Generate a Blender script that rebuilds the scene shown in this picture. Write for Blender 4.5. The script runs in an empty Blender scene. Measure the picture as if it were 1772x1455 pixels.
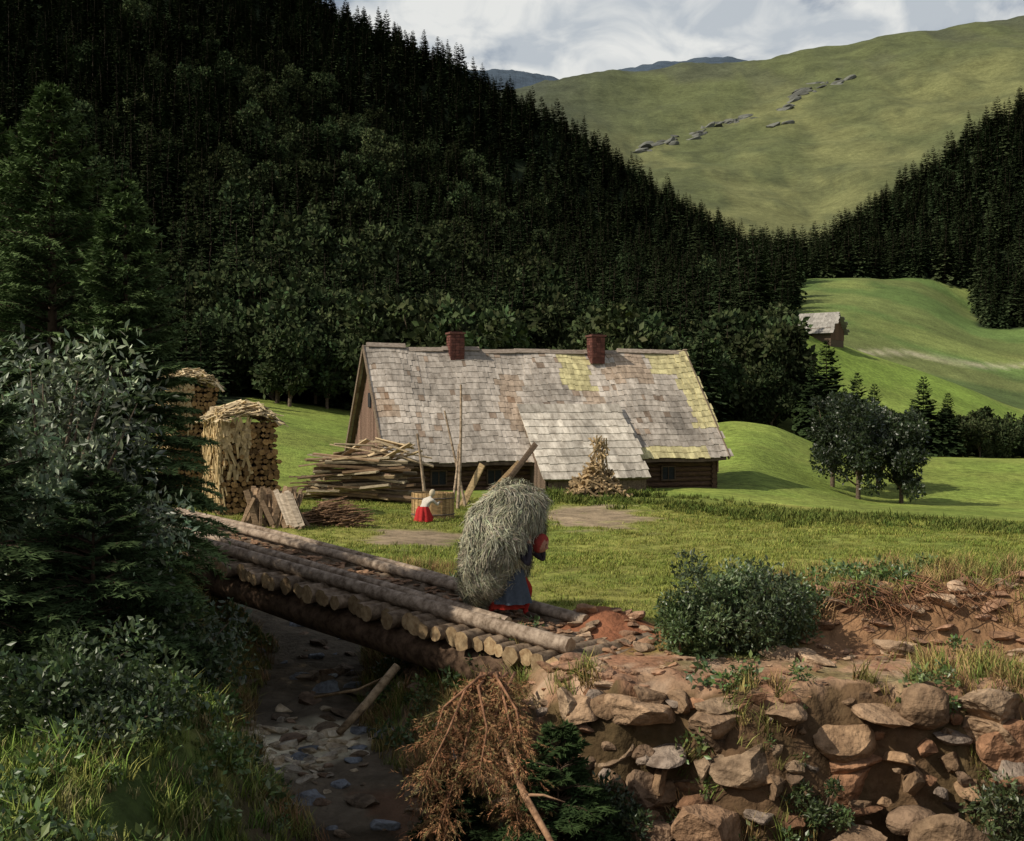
import bpy, math, random, bmesh
import numpy as np
from mathutils import Vector, Matrix, Euler
random.seed(7)
rng = np.random.default_rng(7)
scene = bpy.context.scene
R = random.uniform

# ------------------------------------------------------------------ materials
def mk_mat(name, c1=(.2,.2,.2), c2=None, scale=5.0, rough=.9, bump=.3, bscale=None, attr=False,
           objrand=0.0, spec=.2, stretch=(1,1,1), transl=0.0, nlo=.35, nhi=.65, bdist=.02, diffuse=False, detail=5, big=0):
    m = bpy.data.materials.new(name); m.use_nodes = True
    nt = m.node_tree; N = nt.nodes; L = nt.links
    out = N['Material Output']
    if diffuse:
        N.remove(N['Principled BSDF']); b = N.new('ShaderNodeBsdfDiffuse'); cin = b.inputs['Color']; L.new(b.outputs[0], out.inputs['Surface'])
    else:
        b = N['Principled BSDF']; b.inputs['Roughness'].default_value = rough
        b.inputs['Specular IOR Level'].default_value = spec; cin = b.inputs['Base Color']
    tc = N.new('ShaderNodeTexCoord'); mp = N.new('ShaderNodeMapping')
    mp.inputs['Scale'].default_value = stretch
    L.new(tc.outputs['Object'], mp.inputs['Vector'])
    n = N.new('ShaderNodeTexNoise'); n.inputs['Scale'].default_value = scale
    n.inputs['Detail'].default_value = detail; n.inputs['Roughness'].default_value = .65
    L.new(mp.outputs[0], n.inputs['Vector'])
    mr = N.new('ShaderNodeMapRange'); mr.inputs[1].default_value = nlo; mr.inputs[2].default_value = nhi
    L.new(n.outputs['Fac'], mr.inputs[0])
    mx = N.new('ShaderNodeMix'); mx.data_type = 'RGBA'
    c2 = c2 or tuple(c*.5 for c in c1)
    mx.inputs[6].default_value = (*c1, 1); mx.inputs[7].default_value = (*c2, 1)
    L.new(mr.outputs[0], mx.inputs[0])
    col = mx.outputs[2]
    def mulc(a, bsock):
        mm = N.new('ShaderNodeMix'); mm.data_type = 'RGBA'; mm.blend_type = 'MULTIPLY'; mm.inputs[0].default_value = 1
        L.new(a, mm.inputs[6]); L.new(bsock, mm.inputs[7]); return mm.outputs[2]
    if attr:
        a = N.new('ShaderNodeAttribute'); a.attribute_name = 'Col'; col = mulc(col, a.outputs['Color'])
    for bsc in ((.035,.22) if big else ()):
        nb = N.new('ShaderNodeTexNoise'); nb.inputs['Scale'].default_value = bsc; nb.inputs['Detail'].default_value = 6; nb.inputs['Roughness'].default_value=.7
        L.new(tc.outputs['Object'], nb.inputs['Vector'])
        q = N.new('ShaderNodeMapRange'); q.inputs[1].default_value=.3; q.inputs[2].default_value=.7; q.inputs[3].default_value=1-big; q.inputs[4].default_value=1+big
        L.new(nb.outputs['Fac'], q.inputs[0]); col = mulc(col, q.outputs[0])
    if objrand:
        oi = N.new('ShaderNodeObjectInfo'); hs = N.new('ShaderNodeHueSaturation')
        m2 = N.new('ShaderNodeMapRange'); m2.inputs[3].default_value = 1-objrand; m2.inputs[4].default_value = 1+objrand
        L.new(oi.outputs['Random'], m2.inputs[0]); L.new(m2.outputs[0], hs.inputs['Value'])
        m3 = N.new('ShaderNodeMapRange'); m3.inputs[3].default_value = .48; m3.inputs[4].default_value = .52
        mlt = N.new('ShaderNodeMath'); mlt.operation='FRACT'; ml2 = N.new('ShaderNodeMath'); ml2.operation='MULTIPLY'; ml2.inputs[1].default_value = 7.13
        L.new(oi.outputs['Random'], ml2.inputs[0]); L.new(ml2.outputs[0], mlt.inputs[0]); L.new(mlt.outputs[0], m3.inputs[0]); L.new(m3.outputs[0], hs.inputs['Hue'])
        L.new(col, hs.inputs['Color']); col = hs.outputs[0]
    L.new(col, cin)
    if bump:
        bp = N.new('ShaderNodeBump'); bp.inputs['Strength'].default_value = bump; bp.inputs['Distance'].default_value = bdist
        if bscale:
            n2 = N.new('ShaderNodeTexNoise'); n2.inputs['Scale'].default_value = bscale; n2.inputs['Detail'].default_value = 5
            L.new(mp.outputs[0], n2.inputs['Vector']); L.new(n2.outputs['Fac'], bp.inputs['Height'])
        else:
            L.new(n.outputs['Fac'], bp.inputs['Height'])
        L.new(bp.outputs[0], b.inputs['Normal'])
    if transl:
        t = N.new('ShaderNodeBsdfTranslucent'); L.new(col, t.inputs['Color'])
        ms = N.new('ShaderNodeMixShader'); ms.inputs[0].default_value = transl
        L.new(b.outputs[0], ms.inputs[1]); L.new(t.outputs[0], ms.inputs[2]); L.new(ms.outputs[0], out.inputs['Surface'])
    return m

W1 = (1,1,1)
M = {}
M['wood_attr'] = mk_mat('weathered_wood', W1, (.5,.48,.46), 6, .85, .5, attr=True, stretch=(1,1,4))
M['shingle'] = mk_mat('roof_shingle', (1.1,1.1,1.1), (.58,.56,.54), 2.2, .8, .4, bscale=8, attr=True, stretch=(2,1,1))
M['darkwood'] = mk_mat('dark_log_wall', (.10,.058,.035), (.035,.02,.014), 4, .9, .6, stretch=(1,1,6))
M['bark'] = mk_mat('bark', (.32,.27,.22), (.10,.075,.055), 9, .9, .8, attr=True)
M['cut'] = mk_mat('cut_wood', (.42,.33,.22), (.22,.15,.09), 14, .85, .4, attr=True)
M['rock'] = mk_mat('stone', (1.2,1.15,1.1), (.42,.38,.35), 5, .9, .9, bscale=16, attr=True, bdist=.05)
M['brick2'] = mk_mat('chimney_brick', (.13,.05,.038), (.07,.03,.025), 9, .9, .5, attr=True)
M['leaf'] = mk_mat('leaf', W1, (.7,.7,.7), 3, .42, 0, attr=True, spec=.5, transl=.2, detail=2)
M['needle'] = mk_mat('spruce_needle', W1, (.65,.65,.65), 1.5, .7, 0, attr=True, diffuse=True, detail=2)
M['farneedle'] = mk_mat('forest_needle', (1.1,1.1,1.1), (.6,.6,.6), .4, .85, 0, attr=True, objrand=.5, diffuse=True, detail=2)
M['grass'] = mk_mat('grass_blade', W1, (.75,.75,.7), 2, .7, 0, attr=True, objrand=.35, diffuse=True, detail=1)
M['hay'] = mk_mat('hay', W1, (.6,.6,.58), 6, .9, 0, attr=True, diffuse=True, detail=3)
M['straw'] = mk_mat('straw', W1, (.6,.57,.5), 6, .9, .3, attr=True, spec=.1)
M['cloth'] = mk_mat('cloth', W1, (.75,.75,.75), 25, .95, .2, attr=True, spec=.1)

# ------------------------------------------------------------------ mesh helpers
def link(o): scene.collection.objects.link(o); return o

def mesh_k(name, V, Fk, mats, col=None, smooth=False, add=True):
    V = np.asarray(V, dtype=np.float32); Fk = np.asarray(Fk, dtype=np.int32)
    me = bpy.data.meshes.new(name)
    me.vertices.add(len(V)); me.vertices.foreach_set('co', V.ravel())
    k = Fk.shape[1]
    me.loops.add(Fk.size); me.loops.foreach_set('vertex_index', Fk.ravel())
    me.polygons.add(len(Fk)); me.polygons.foreach_set('loop_start', np.arange(0, Fk.size, k, dtype=np.int32))
    me.update(calc_edges=True)
    for m in mats: me.materials.append(m)
    if col is not None:
        c = np.ones((len(V),4), dtype=np.float32); c[:,:3] = col
        a = me.color_attributes.new('Col','FLOAT_COLOR','POINT'); a.data.foreach_set('color', c.ravel())
    me.polygons.foreach_set('use_smooth', np.full(len(Fk), smooth))
    o = bpy.data.objects.new(name, me)
    if add: link(o)
    return o

def ico(sub):
    bm = bmesh.new(); bmesh.ops.create_icosphere(bm, subdivisions=sub, radius=1)
    V = np.array([v.co[:] for v in bm.verts]); F = [[v.index for v in f.verts] for f in bm.faces]
    bm.free(); return V, F
ICO = {s: ico(s) for s in (2,3,4,5)}

class MB:
    def __init__(s): s.V=[]; s.F=[]; s.C=[]; s.M=[]; s.S=[]; s.n=0
    def add(s, V, F, col=W1, mi=0, smooth=False):
        V = np.asarray(V, float); s.V.append(V)
        c = np.asarray(col, float)
        if c.ndim == 1: c = np.tile(c, (len(V),1))
        s.C.append(c)
        s.F += [[i+s.n for i in f] for f in F]; s.M += [mi]*len(F); s.S += [smooth]*len(F)
        s.n += len(V)
    def box(s, c, size, rot=None, col=W1, mi=0, jit=0):
        v = np.array([[x,y,z] for x in (-.5,.5) for y in (-.5,.5) for z in (-.5,.5)])*size
        if jit: v += np.random.default_rng(random.randrange(1<<30)).normal(0,jit,v.shape)
        if rot is not None: v = v @ np.array(rot.to_matrix() if hasattr(rot,'to_matrix') else rot).T
        s.add(v+np.array(c), [[0,1,3,2],[4,6,7,5],[0,4,5,1],[2,3,7,6],[0,2,6,4],[1,5,7,3]], col, mi)
    def cyl(s, p0, p1, r0, r1=None, seg=10, rings=1, jit=0, col=W1, mi=0, capmi=None, capcol=None, bend=0, smooth=True):
        p0=Vector(p0); p1=Vector(p1); r1 = r0 if r1 is None else r1
        d=(p1-p0); q=d.to_track_quat('Z','Y'); ax=np.array(q@Vector((1,0,0))); ay=np.array(q@Vector((0,1,0)))
        a=np.linspace(0,2*math.pi,seg,endpoint=False)
        bd=np.array([R(-1,1),R(-1,1),R(-1,1)])*bend
        V=[]
        wob = 1+np.array([R(-jit,jit) for _ in range(seg)])
        for i in range(rings+1):
            t=i/rings; r=(r0+(r1-r0)*t)*(1+R(-jit,jit)*.6)*wob*(1+np.array([R(-jit,jit) for _ in range(seg)])*.35)
            c=np.array(p0)+np.array(d)*t+bd*math.sin(math.pi*t)
            V.append(c+np.outer(np.cos(a)*r,ax)+np.outer(np.sin(a)*r,ay))
        V=np.concatenate(V)
        F=[[i*seg+j,i*seg+(j+1)%seg,(i+1)*seg+(j+1)%seg,(i+1)*seg+j] for i in range(rings) for j in range(seg)]
        s.add(V,F,col,mi,smooth)
        cm = mi if capmi is None else capmi; cc = col if capcol is None else capcol
        s.add(V[:seg],[list(range(seg))[::-1]],cc,cm); s.add(V[-seg:],[list(range(seg))],cc,cm)
    def tube(s, pts, rad, seg=6, col=W1, mi=0):
        pts=[Vector(p) for p in pts]; V=[]
        a=np.linspace(0,2*math.pi,seg,endpoint=False)
        for i,p in enumerate(pts):
            d=(pts[min(i+1,len(pts)-1)]-pts[max(i-1,0)])
            q=d.to_track_quat('Z','Y'); ax=np.array(q@Vector((1,0,0))); ay=np.array(q@Vector((0,1,0)))
            V.append(np.array(p)+np.outer(np.cos(a)*rad[i],ax)+np.outer(np.sin(a)*rad[i],ay))
        V=np.concatenate(V); n=len(pts)
        F=[[i*seg+j,i*seg+(j+1)%seg,(i+1)*seg+(j+1)%seg,(i+1)*seg+j] for i in range(n-1) for j in range(seg)]
        F+= [list(range(seg))[::-1], list(range((n-1)*seg,n*seg))]
        s.add(V,F,col,mi,True)
    def rock(s, c, size, rot=None, col=(.3,.25,.2), mi=0, sub=3, cuts=12):
        V,F = ICO[sub]; v=V.copy()
        for _ in range(cuts):
            w=np.array([random.gauss(0,1) for _ in range(3)]); w/=np.linalg.norm(w); d=R(.35,.75)
            t=v@w; m=t>d; v[m]-=((t[m]-d)*.93)[:,None]*w
        ph=[R(0,6) for _ in range(6)]
        v += .022*np.sin(v[:,[1,2,0]]*8+ph[:3])+.012*np.sin(v[:,[2,0,1]]*21+ph[3:])
        v/= (np.abs(v).max(0)*2); v=v*np.array(size)
        rot = rot or Euler((R(-.25,.25),R(-.25,.25),R(-.5,.5)))
        v = v @ np.array(rot.to_matrix()).T + np.array(c)
        s.add(v,F,col,mi,False)
    def obj(s, name, mats, add=True):
        me=bpy.data.meshes.new(name); V=np.concatenate(s.V)
        me.from_pydata(V.tolist(),[],s.F)
        for m in mats: me.materials.append(m)
        c=np.ones((len(V),4),dtype=np.float32); c[:,:3]=np.concatenate(s.C)
        a=me.color_attributes.new('Col','FLOAT_COLOR','POINT'); a.data.foreach_set('color',c.ravel())
        me.polygons.foreach_set('material_index',np.array(s.M,dtype=np.int32))
        me.polygons.foreach_set('use_smooth',np.array(s.S))
        me.update()
        o=bpy.data.objects.new(name,me)
        if add: link(o)
        return o

def empty(name, loc=(0,0,0), rz=0):
    e=bpy.data.objects.new(name,None); e.location=loc; e.rotation_euler=(0,0,rz); e.empty_display_size=.3; return link(e)
def parent(o,e): o.parent=e; return o

# ------------------------------------------------------------------ terrain
def ss(t): t=np.clip(t,0,1); return t*t*(3-2*t)
def vn(x,y,seed=0):
    xi=np.floor(x); yi=np.floor(y); fx=x-xi; fy=y-yi; fx=fx*fx*(3-2*fx); fy=fy*fy*(3-2*fy)
    def h(a,b): t=np.sin(a*127.1+b*311.7+seed*74.7)*43758.5453; return t-np.floor(t)
    return (h(xi,yi)*(1-fx)+h(xi+1,yi)*fx)*(1-fy)+(h(xi,yi+1)*(1-fx)+h(xi+1,yi+1)*fx)*fy
def fbm(x,y,seed=0,o=4):
    r=0;a=.5
    for i in range(o): r=r+a*(vn(x,y,seed+i)-.5); x=x*2.03; y=y*2.03; a*=.5
    return r
G=np.array([(-16,27),(-9,24.5),(-5,22),(-3.1,18.8),(-2.8,15.5),(-2.2,13.5),(-1,11.6),(1,10.4),(4,9.7),(9,9.0),(16,8.5),(40,8)],float)
GB=np.array([-3.1,-3.3,-3.6,-3.95,-4.15,-4.3,-4.5,-4.6,-4.65,-4.7,-4.75,-5.0])
def gully(x,y):
    best=np.full(x.shape,1e9); side=np.zeros(x.shape); bed=np.zeros(x.shape)
    for i in range(len(G)-1):
        a=G[i];b=G[i+1];d=b-a;l=d@d
        t=np.clip(((x-a[0])*d[0]+(y-a[1])*d[1])/l,0,1)
        qx=x-a[0]-t*d[0]; qy=y-a[1]-t*d[1]; D=np.hypot(qx,qy)
        m=D<best; best=np.where(m,D,best)
        side=np.where(m,d[0]*(y-a[1])-d[1]*(x-a[0]),side); bed=np.where(m,GB[i]+(GB[i+1]-GB[i])*t,bed)
    return best,side>0,bed
def yw(x): return 12.1-.09*(x-1)+.13*np.sin(x*1.7+.5)+.07*np.sin(x*4.1)
def near_h(x,y):
    d,north,bed=gully(x,y)
    bed=bed+.16*fbm(x*1.5,y*1.5,3)+.08*fbm(x*5,y*5,33)
    lft=np.where(y<4,-1.65,-1.65-.97*ss((y-4)/3))+.01*(y-8)*(y>8)
    cen=np.where(y<3.5,-1.65,np.maximum(-4.5,-1.65-.62*(y-3.5)))
    w=ss((-1.3-x)/1.6); Ps=cen*(1-w)+lft*w + .2*fbm(x*.7,y*.7,5)+.06*fbm(x*3,y*3,6)
    dd=d+.5*fbm(x*.8,y*.8,9)+.25*fbm(x*2.6,y*2.6,19)
    zs=bed+(np.maximum(Ps,bed)-bed)*ss((dd-.6)/1.9)
    Pn=-2.93-.37*ss((y-16)/14)+.10*fbm(x*.5,y*.5,11)+.07*fbm(x*2,y*2,12)
    Pn=Pn+.66*ss((x-3.0)/1.1)*(1-.5*ss((x-9)/5))*ss((y-13.5-.5*fbm(x*1.2,y,4))/.8)*(1-ss((y-15.2)/5))*(1+.6*fbm(x*1.3,y*1.3,8))
    Pn=Pn+.32*np.exp(-((x-1.15)/.55)**2-((y-14.9)/.5)**2)
    Pn=Pn+.35*np.exp(-((x+2.4)/2.4)**2-((y-27)/2.5)**2)
    wn=ss((x+.2)/1.0)
    rough=.22*fbm(x*3.5,y*3.5,71,4)*np.exp(-((y-yw(x)-.1)/.9)**2)*ss((x+1.2)/.8)
    tN=ss((dd-.6)/1.8)*(1-wn)+wn*ss((y-yw(x)+.45+.5*fbm(x*3,y*3,15))/.6)
    zn=bed+(Pn-bed)*tN+rough
    return np.where(north,zn,zs)
# height table: distance -> (column, row) pairs in view pixels seen from the camera
ROWS={
30:[(-2500,900),(0,915),(300,905),(600,912),(900,922),(1300,925),(1772,930),(3000,930)],
40:[(-2500,800),(0,850),(300,858),(600,866),(900,868),(1100,870),(1300,885),(1500,900),(1772,910),(3000,905)],
50:[(-2500,780),(0,800),(300,815),(450,825),(600,842),(900,844),(1200,846),(1300,855),(1500,880),(1772,895),(3000,870)],
62:[(-2500,700),(0,740),(300,745),(450,735),(600,770),(800,810),(1200,820),(1300,800),(1400,835),(1500,866),(1600,870),(1772,875),(3000,850)],
80:[(-2500,600),(0,690),(300,695),(420,700),(600,730),(800,760),(1000,760),(1200,735),(1270,726),(1340,735),(1400,762),(1450,788),(1600,795),(1772,800),(3000,800)],
100:[(-2500,500),(0,640),(300,650),(600,690),(800,720),(1000,735),(1200,745),(1300,745),(1400,770),(1500,790),(1600,790),(1772,792),(3000,790)],
125:[(-2500,400),(0,560),(300,590),(600,640),(900,690),(1200,700),(1300,690),(1370,660),(1450,700),(1500,715),(1600,750),(1700,770),(1772,780),(2500,760)],
160:[(-2500,250),(0,440),(300,500),(600,570),(900,620),(1200,620),(1300,580),(1360,552),(1420,576),(1480,604),(1600,642),(1700,684),(1772,722),(2200,740),(3500,700)],
200:[(-2500,100),(0,330),(300,410),(600,500),(900,570),(1200,630),(1300,620),(1400,610),(1500,630),(1600,655),(1700,675),(1772,692),(2200,660),(3500,600)],
240:[(-2500,0),(0,240),(300,330),(600,440),(900,540),(1200,600),(1300,560),(1400,548),(1500,562),(1600,587),(1700,615),(1772,630),(2200,580),(3500,400)],
320:[(-2500,-300),(0,60),(300,190),(600,330),(900,460),(1200,540),(1300,500),(1400,480),(1500,478),(1600,490),(1690,548),(1772,540),(2200,430),(3500,200)],
400:[(-2500,-450),(0,-120),(300,40),(600,200),(900,380),(1200,490),(1300,500),(1400,510),(1500,500),(1600,450),(1690,400),(1772,370),(2200,200),(3500,0)],
500:[(-2500,-600),(-1000,-500),(0,-330),(300,-130),(580,35),(790,128),(930,208),(1060,290),(1200,384),(1290,440),(1400,465),(1450,425),(1500,385),(1600,310),(1690,240),(1772,190),(2200,0),(3500,-100)],
650:[(-2500,-400),(0,-200),(580,140),(930,300),(1200,430),(1400,440),(1500,440),(1600,400),(1772,330),(2200,200),(3500,100)],
800:[(-2500,0),(300,200),(800,300),(1000,330),(1200,350),(1400,390),(1600,340),(1772,280),(2200,150),(3500,100)],
1100:[(-2500,200),(0,250),(800,230),(1000,240),(1100,265),(1400,235),(1772,150),(2500,50)],
1500:[(-2500,200),(0,200),(600,190),(900,152),(1030,126),(1200,112),(1280,102),(1500,62),(1772,25),(2200,-40),(3500,-60)],
2000:[(-2500,330),(600,330),(900,300),(1772,200),(3500,150)],
3200:[(-2500,200),(600,135),(830,112),(900,119),(970,134),(1040,118),(1150,99),(1270,96),(1400,120),(3500,100)],
4200:[(-2500,300),(3500,300)],
7000:[(-2500,560),(3500,560)]}
RY=np.array(sorted(ROWS)); 
def far_h(x,y):
    yy=np.maximum(y,30.); px=886+2000*x/yy
    out=np.zeros_like(yy); idx=np.clip(np.searchsorted(RY,yy,side='right')-1,0,len(RY)-2)
    for i in range(len(RY)-1):
        m=idx==i
        if not m.any(): continue
        a=RY[i];b=RY[i+1]; pa=[p for p,_ in ROWS[a]];qa=[q for _,q in ROWS[a]];pb=[p for p,_ in ROWS[b]];qb=[q for _,q in ROWS[b]]
        za=(700-np.interp(px[m],pa,qa))/2000*a; zb=(700-np.interp(px[m],pb,qb))/2000*b
        t=np.clip((yy[m]-a)/(b-a),0,1); out[m]=za+(zb-za)*t
    return out
def axis(lo,hi,a,b,st,g):
    mid=list(np.arange(a,b+1e-6,st)); s=st; r=[mid[-1]]
    while r[-1]<hi: s*=g; r.append(r[-1]+s)
    s=st; l=[mid[0]]
    while l[-1]>lo: s*=g; l.append(l[-1]-s)
    return np.array(l[:0:-1]+mid+r[1:])
xs=axis(-7000,7000,-7,8,.10,1.022); ys=axis(-20,7000,6.5,19,.10,1.018)
X,Y=np.meshgrid(xs,ys)
wf=ss((Y-21)/9)
Zt=near_h(X,Y)*(1-wf)+far_h(X,Y)*wf
Zb=Zt.copy()
for _ in range(3):
    Zb[1:-1,1:-1]=(Zb[1:-1,1:-1]*2+Zb[:-2,1:-1]+Zb[2:,1:-1]+Zb[1:-1,:-2]+Zb[1:-1,2:])/6
wb=ss((Y-30)/15); Zt=Zt*(1-wb)+Zb*wb
Zt+=wf*(.25*fbm(X*.08,Y*.08,21)+.004*np.clip(Y-60,0,1500)*fbm(X/np.maximum(Y,50)*14,np.log(np.maximum(Y,1))*9,22))
Zt+=np.where(Y>700,1,0)*ss((Y-700)/200)*(.02*np.minimum(Y,1500)*fbm(X/90,Y/160,31)+14*fbm(X/45,Y/60,32,5))
def hgt_a(x,y):
    i=np.clip(np.searchsorted(xs,x)-1,0,len(xs)-2); j=np.clip(np.searchsorted(ys,y)-1,0,len(ys)-2)
    fx=(x-xs[i])/(xs[i+1]-xs[i]); fy=(y-ys[j])/(ys[j+1]-ys[j])
    return (Zt[j,i]*(1-fx)+Zt[j,i+1]*fx)*(1-fy)+(Zt[j+1,i]*(1-fx)+Zt[j+1,i+1]*fx)*fy
def hgt(x,y): return float(hgt_a(np.array([float(x)]),np.array([float(y)]))[0])

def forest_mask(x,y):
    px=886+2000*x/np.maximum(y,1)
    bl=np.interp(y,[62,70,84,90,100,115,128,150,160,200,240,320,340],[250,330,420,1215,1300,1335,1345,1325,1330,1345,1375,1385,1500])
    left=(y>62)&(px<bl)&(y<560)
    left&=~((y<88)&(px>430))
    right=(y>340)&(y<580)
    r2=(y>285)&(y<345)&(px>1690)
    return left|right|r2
# colours
d,north,bed=gully(X,Y)
col=np.zeros(X.shape+(3,))
n1=fbm(X*.25,Y*.25,41); n2=fbm(X*1.3,Y*1.3,42); PX=886+2000*X/np.maximum(Y,1)
def put(mask,c):
    global col
    m=np.clip(mask,0,1)[...,None]; col=col*(1-m)+np.array(c)*m
col[:]=(.155,.185,.04)
put(ss(.5+3*n1),(.21,.205,.055)); put(ss((n2-.02)*5)*.5,(.115,.14,.032))
put((Y>45)*(Y<95)*1.,(.155,.205,.043)); put((Y>45)*(Y<95)*ss(.5+n1*4)*.7,(.20,.23,.055))
put((Y>108)*(Y<168)*1.,(.155,.22,.043)); n5=fbm(X*.12,Y*.12,47); put((Y>108)*(Y<168)*ss(n5*6)*.6,(.20,.245,.06))
put(ss((Y-166)/6)*(Y<345)*1.,(.075,.105,.037))  # field behind the crest darkened; its shading is painted into the colour
nn=fbm(X/22,Y/22,51); strip=np.sin((Y*.55+X*.38)/5.5)
put(ss((Y-215)/10)*(Y<345)*1.,(.10,.15,.045)); put((Y>230)*(Y<345)*ss((nn)*7)*.8,(.19,.22,.07)); put((Y>205)*(Y<345)*ss(strip*3)*.45,(.16,.165,.06))
put((PX>1450)*(Y<300)*np.exp(-((Y-(207+.09*(PX-1460)+3*np.sin(PX/40)))/2.0)**2)*.9,(.34,.31,.22))
nf=fbm(X/60,Y/120,61,5); nf2=fbm(X/14,Y/24,62,5)
put(ss((Y-580)/60),(.090,.102,.046)); put(ss((Y-580)/60)*ss(.5+nf*4),(.135,.14,.062))
put(ss((Y-580)/60)*ss(nf2*6)*.5,(.060,.070,.036))
put(ss((Y-700)/300)*ss((1200-PX)/300)*.8,(.045,.053,.038))  # upper left of the mountain darkened to paint a cloud shadow
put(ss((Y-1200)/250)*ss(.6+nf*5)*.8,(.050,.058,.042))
put(ss((Y-2000)/200),(.05,.07,.10))  # bluish distance haze painted into the colour of the farthest hills
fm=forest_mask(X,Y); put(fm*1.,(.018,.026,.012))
# dirt
yard=np.exp(-((X+2.2)/1.7)**2-((Y-28)/3.2)**2)+np.exp(-((X-2.6)/2.3)**2-((Y-35)/5.0)**2)
put(ss((yard-.45+.9*n2)*3),(.25,.19,.13))
nearm=ss((24-Y)/4)
bank=nearm*ss((3.0-d+1.2*n2)/1.0)
put(bank,(.20,.17,.07)); put(bank*ss(.5+5*n2),(.19,.20,.06)); put(nearm*ss((1.7-d+.8*n2)/.5),(.20,.15,.09))
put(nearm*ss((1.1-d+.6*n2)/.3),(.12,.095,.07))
grav=np.exp(-((X+2.7)/1.1)**2-((Y-14.2)/1.0)**2)
put(nearm*ss((grav-.3+.7*n2)*3),(.66,.58,.43))  # gravel lightened in colour to paint in sunlight that trees block here
put(nearm*((~north)&(X>-2.4))*ss((X+3)/1.)*(Y<12.0)*1.,(.06,.045,.03))  # brown earth darkened to paint shade into the near hollow
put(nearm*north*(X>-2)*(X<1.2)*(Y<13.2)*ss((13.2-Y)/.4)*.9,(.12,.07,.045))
path=north*ss((X+.1)/.5)*ss((yw(X)+1.75+.5*n2*2-Y)/.35)*(Y>yw(X)-.05)
put(path,(.32,.205,.135)); put(path*ss((n2-.0)*7)*.85,(.26,.135,.085)); put(path*ss((fbm(X*4,Y*4,43)-.03)*8)*.6,(.42,.31,.23)); put(path*ss((fbm(X*2.2,Y*3,48)-.05)*9)*.6,(.13,.13,.05))
md=north*ss((X-3.0)/.7)*ss((Y-13.1)/.3)*ss((15.2+1.4*n2-Y)/.5); put(md*.95,(.22,.12,.07))
put(north*np.exp(-((X-1.15)/.85)**2-((Y-14.5)/.85)**2)*1.7,(.22,.09,.05))
put(north*(X>.3)*(Y<yw(X)+.1)*(Y>9)*1.,(.14,.085,.05)); put(north*(X>.3)*(Y<yw(X)+.1)*(Y>9)*ss(.5+6*n2)*.6,(.085,.065,.03))
lp=(~north)*ss((-1.6-X)/1.)*(Y<26)*ss((d-2.2)/1.); put(lp,(.06,.085,.024))
ny,nx=X.shape
ii=np.arange(ny*nx).reshape(ny,nx)
Fg=np.stack([ii[:-1,:-1],ii[:-1,1:],ii[1:,1:],ii[1:,:-1]],-1).reshape(-1,4)
M['ground']=mk_mat('terrain_surface',(1.25,1.25,1.2),(.62,.62,.58),2.2,.95,.8,bscale=9,attr=True,spec=.1,bdist=.08,big=.28)
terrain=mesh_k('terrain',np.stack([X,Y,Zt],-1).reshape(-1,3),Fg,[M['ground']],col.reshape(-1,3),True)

# ------------------------------------------------------------------ scatter through geometry nodes
def scatter(name, pts, scl, rot, protos, tilt=.04):
    n=len(pts); me=bpy.data.meshes.new(name); me.from_pydata([tuple(p) for p in pts],[],[])
    a=me.attributes.new('scl','FLOAT_VECTOR','POINT'); sv=np.asarray(scl,dtype=np.float32)
    if sv.ndim==1: sv=np.stack([sv,sv,sv],-1)
    a.data.foreach_set('vector',sv.ravel())
    a=me.attributes.new('rot','FLOAT_VECTOR','POINT'); rv=np.zeros((n,3),dtype=np.float32); rv[:,2]=rot; rv[:,0]=rng.normal(0,tilt,n); rv[:,1]=rng.normal(0,tilt,n)
    a.data.foreach_set('vector',rv.ravel())
    a=me.attributes.new('idx','INT','POINT'); a.data.foreach_set('value',rng.integers(0,len(protos),n).astype(np.int32))
    o=link(bpy.data.objects.new(name,me))
    colc=bpy.data.collections.new(name+'_kinds')
    for p in protos: colc.objects.link(p)
    ng=bpy.data.node_groups.new(name+'_scatter','GeometryNodeTree')
    ng.interface.new_socket('Geometry',in_out='INPUT',socket_type='NodeSocketGeometry')
    ng.interface.new_socket('Geometry',in_out='OUTPUT',socket_type='NodeSocketGeometry')
    N=ng.nodes;L=ng.links
    gi=N.new('NodeGroupInput');go=N.new('NodeGroupOutput');ip=N.new('GeometryNodeInstanceOnPoints')
    ci=N.new('GeometryNodeCollectionInfo'); ci.inputs['Collection'].default_value=colc
    ci.inputs['Separate Children'].default_value=True; ci.inputs['Reset Children'].default_value=True
    def at(nm,t):
        k=N.new('GeometryNodeInputNamedAttribute'); k.data_type=t; k.inputs['Name'].default_value=nm
        return next(q for q in k.outputs if q.enabled and q.name=='Attribute')
    L.new(gi.outputs[0],ip.inputs['Points']); L.new(ci.outputs[0],ip.inputs['Instance'])
    ip.inputs['Pick Instance'].default_value=True
    L.new(at('idx','INT'),ip.inputs['Instance Index']); L.new(at('rot','FLOAT_VECTOR'),ip.inputs['Rotation']); L.new(at('scl','FLOAT_VECTOR'),ip.inputs['Scale'])
    L.new(ip.outputs[0],go.inputs[0])
    md=o.modifiers.new('scatter','NODES'); md.node_group=ng
    return o

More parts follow.
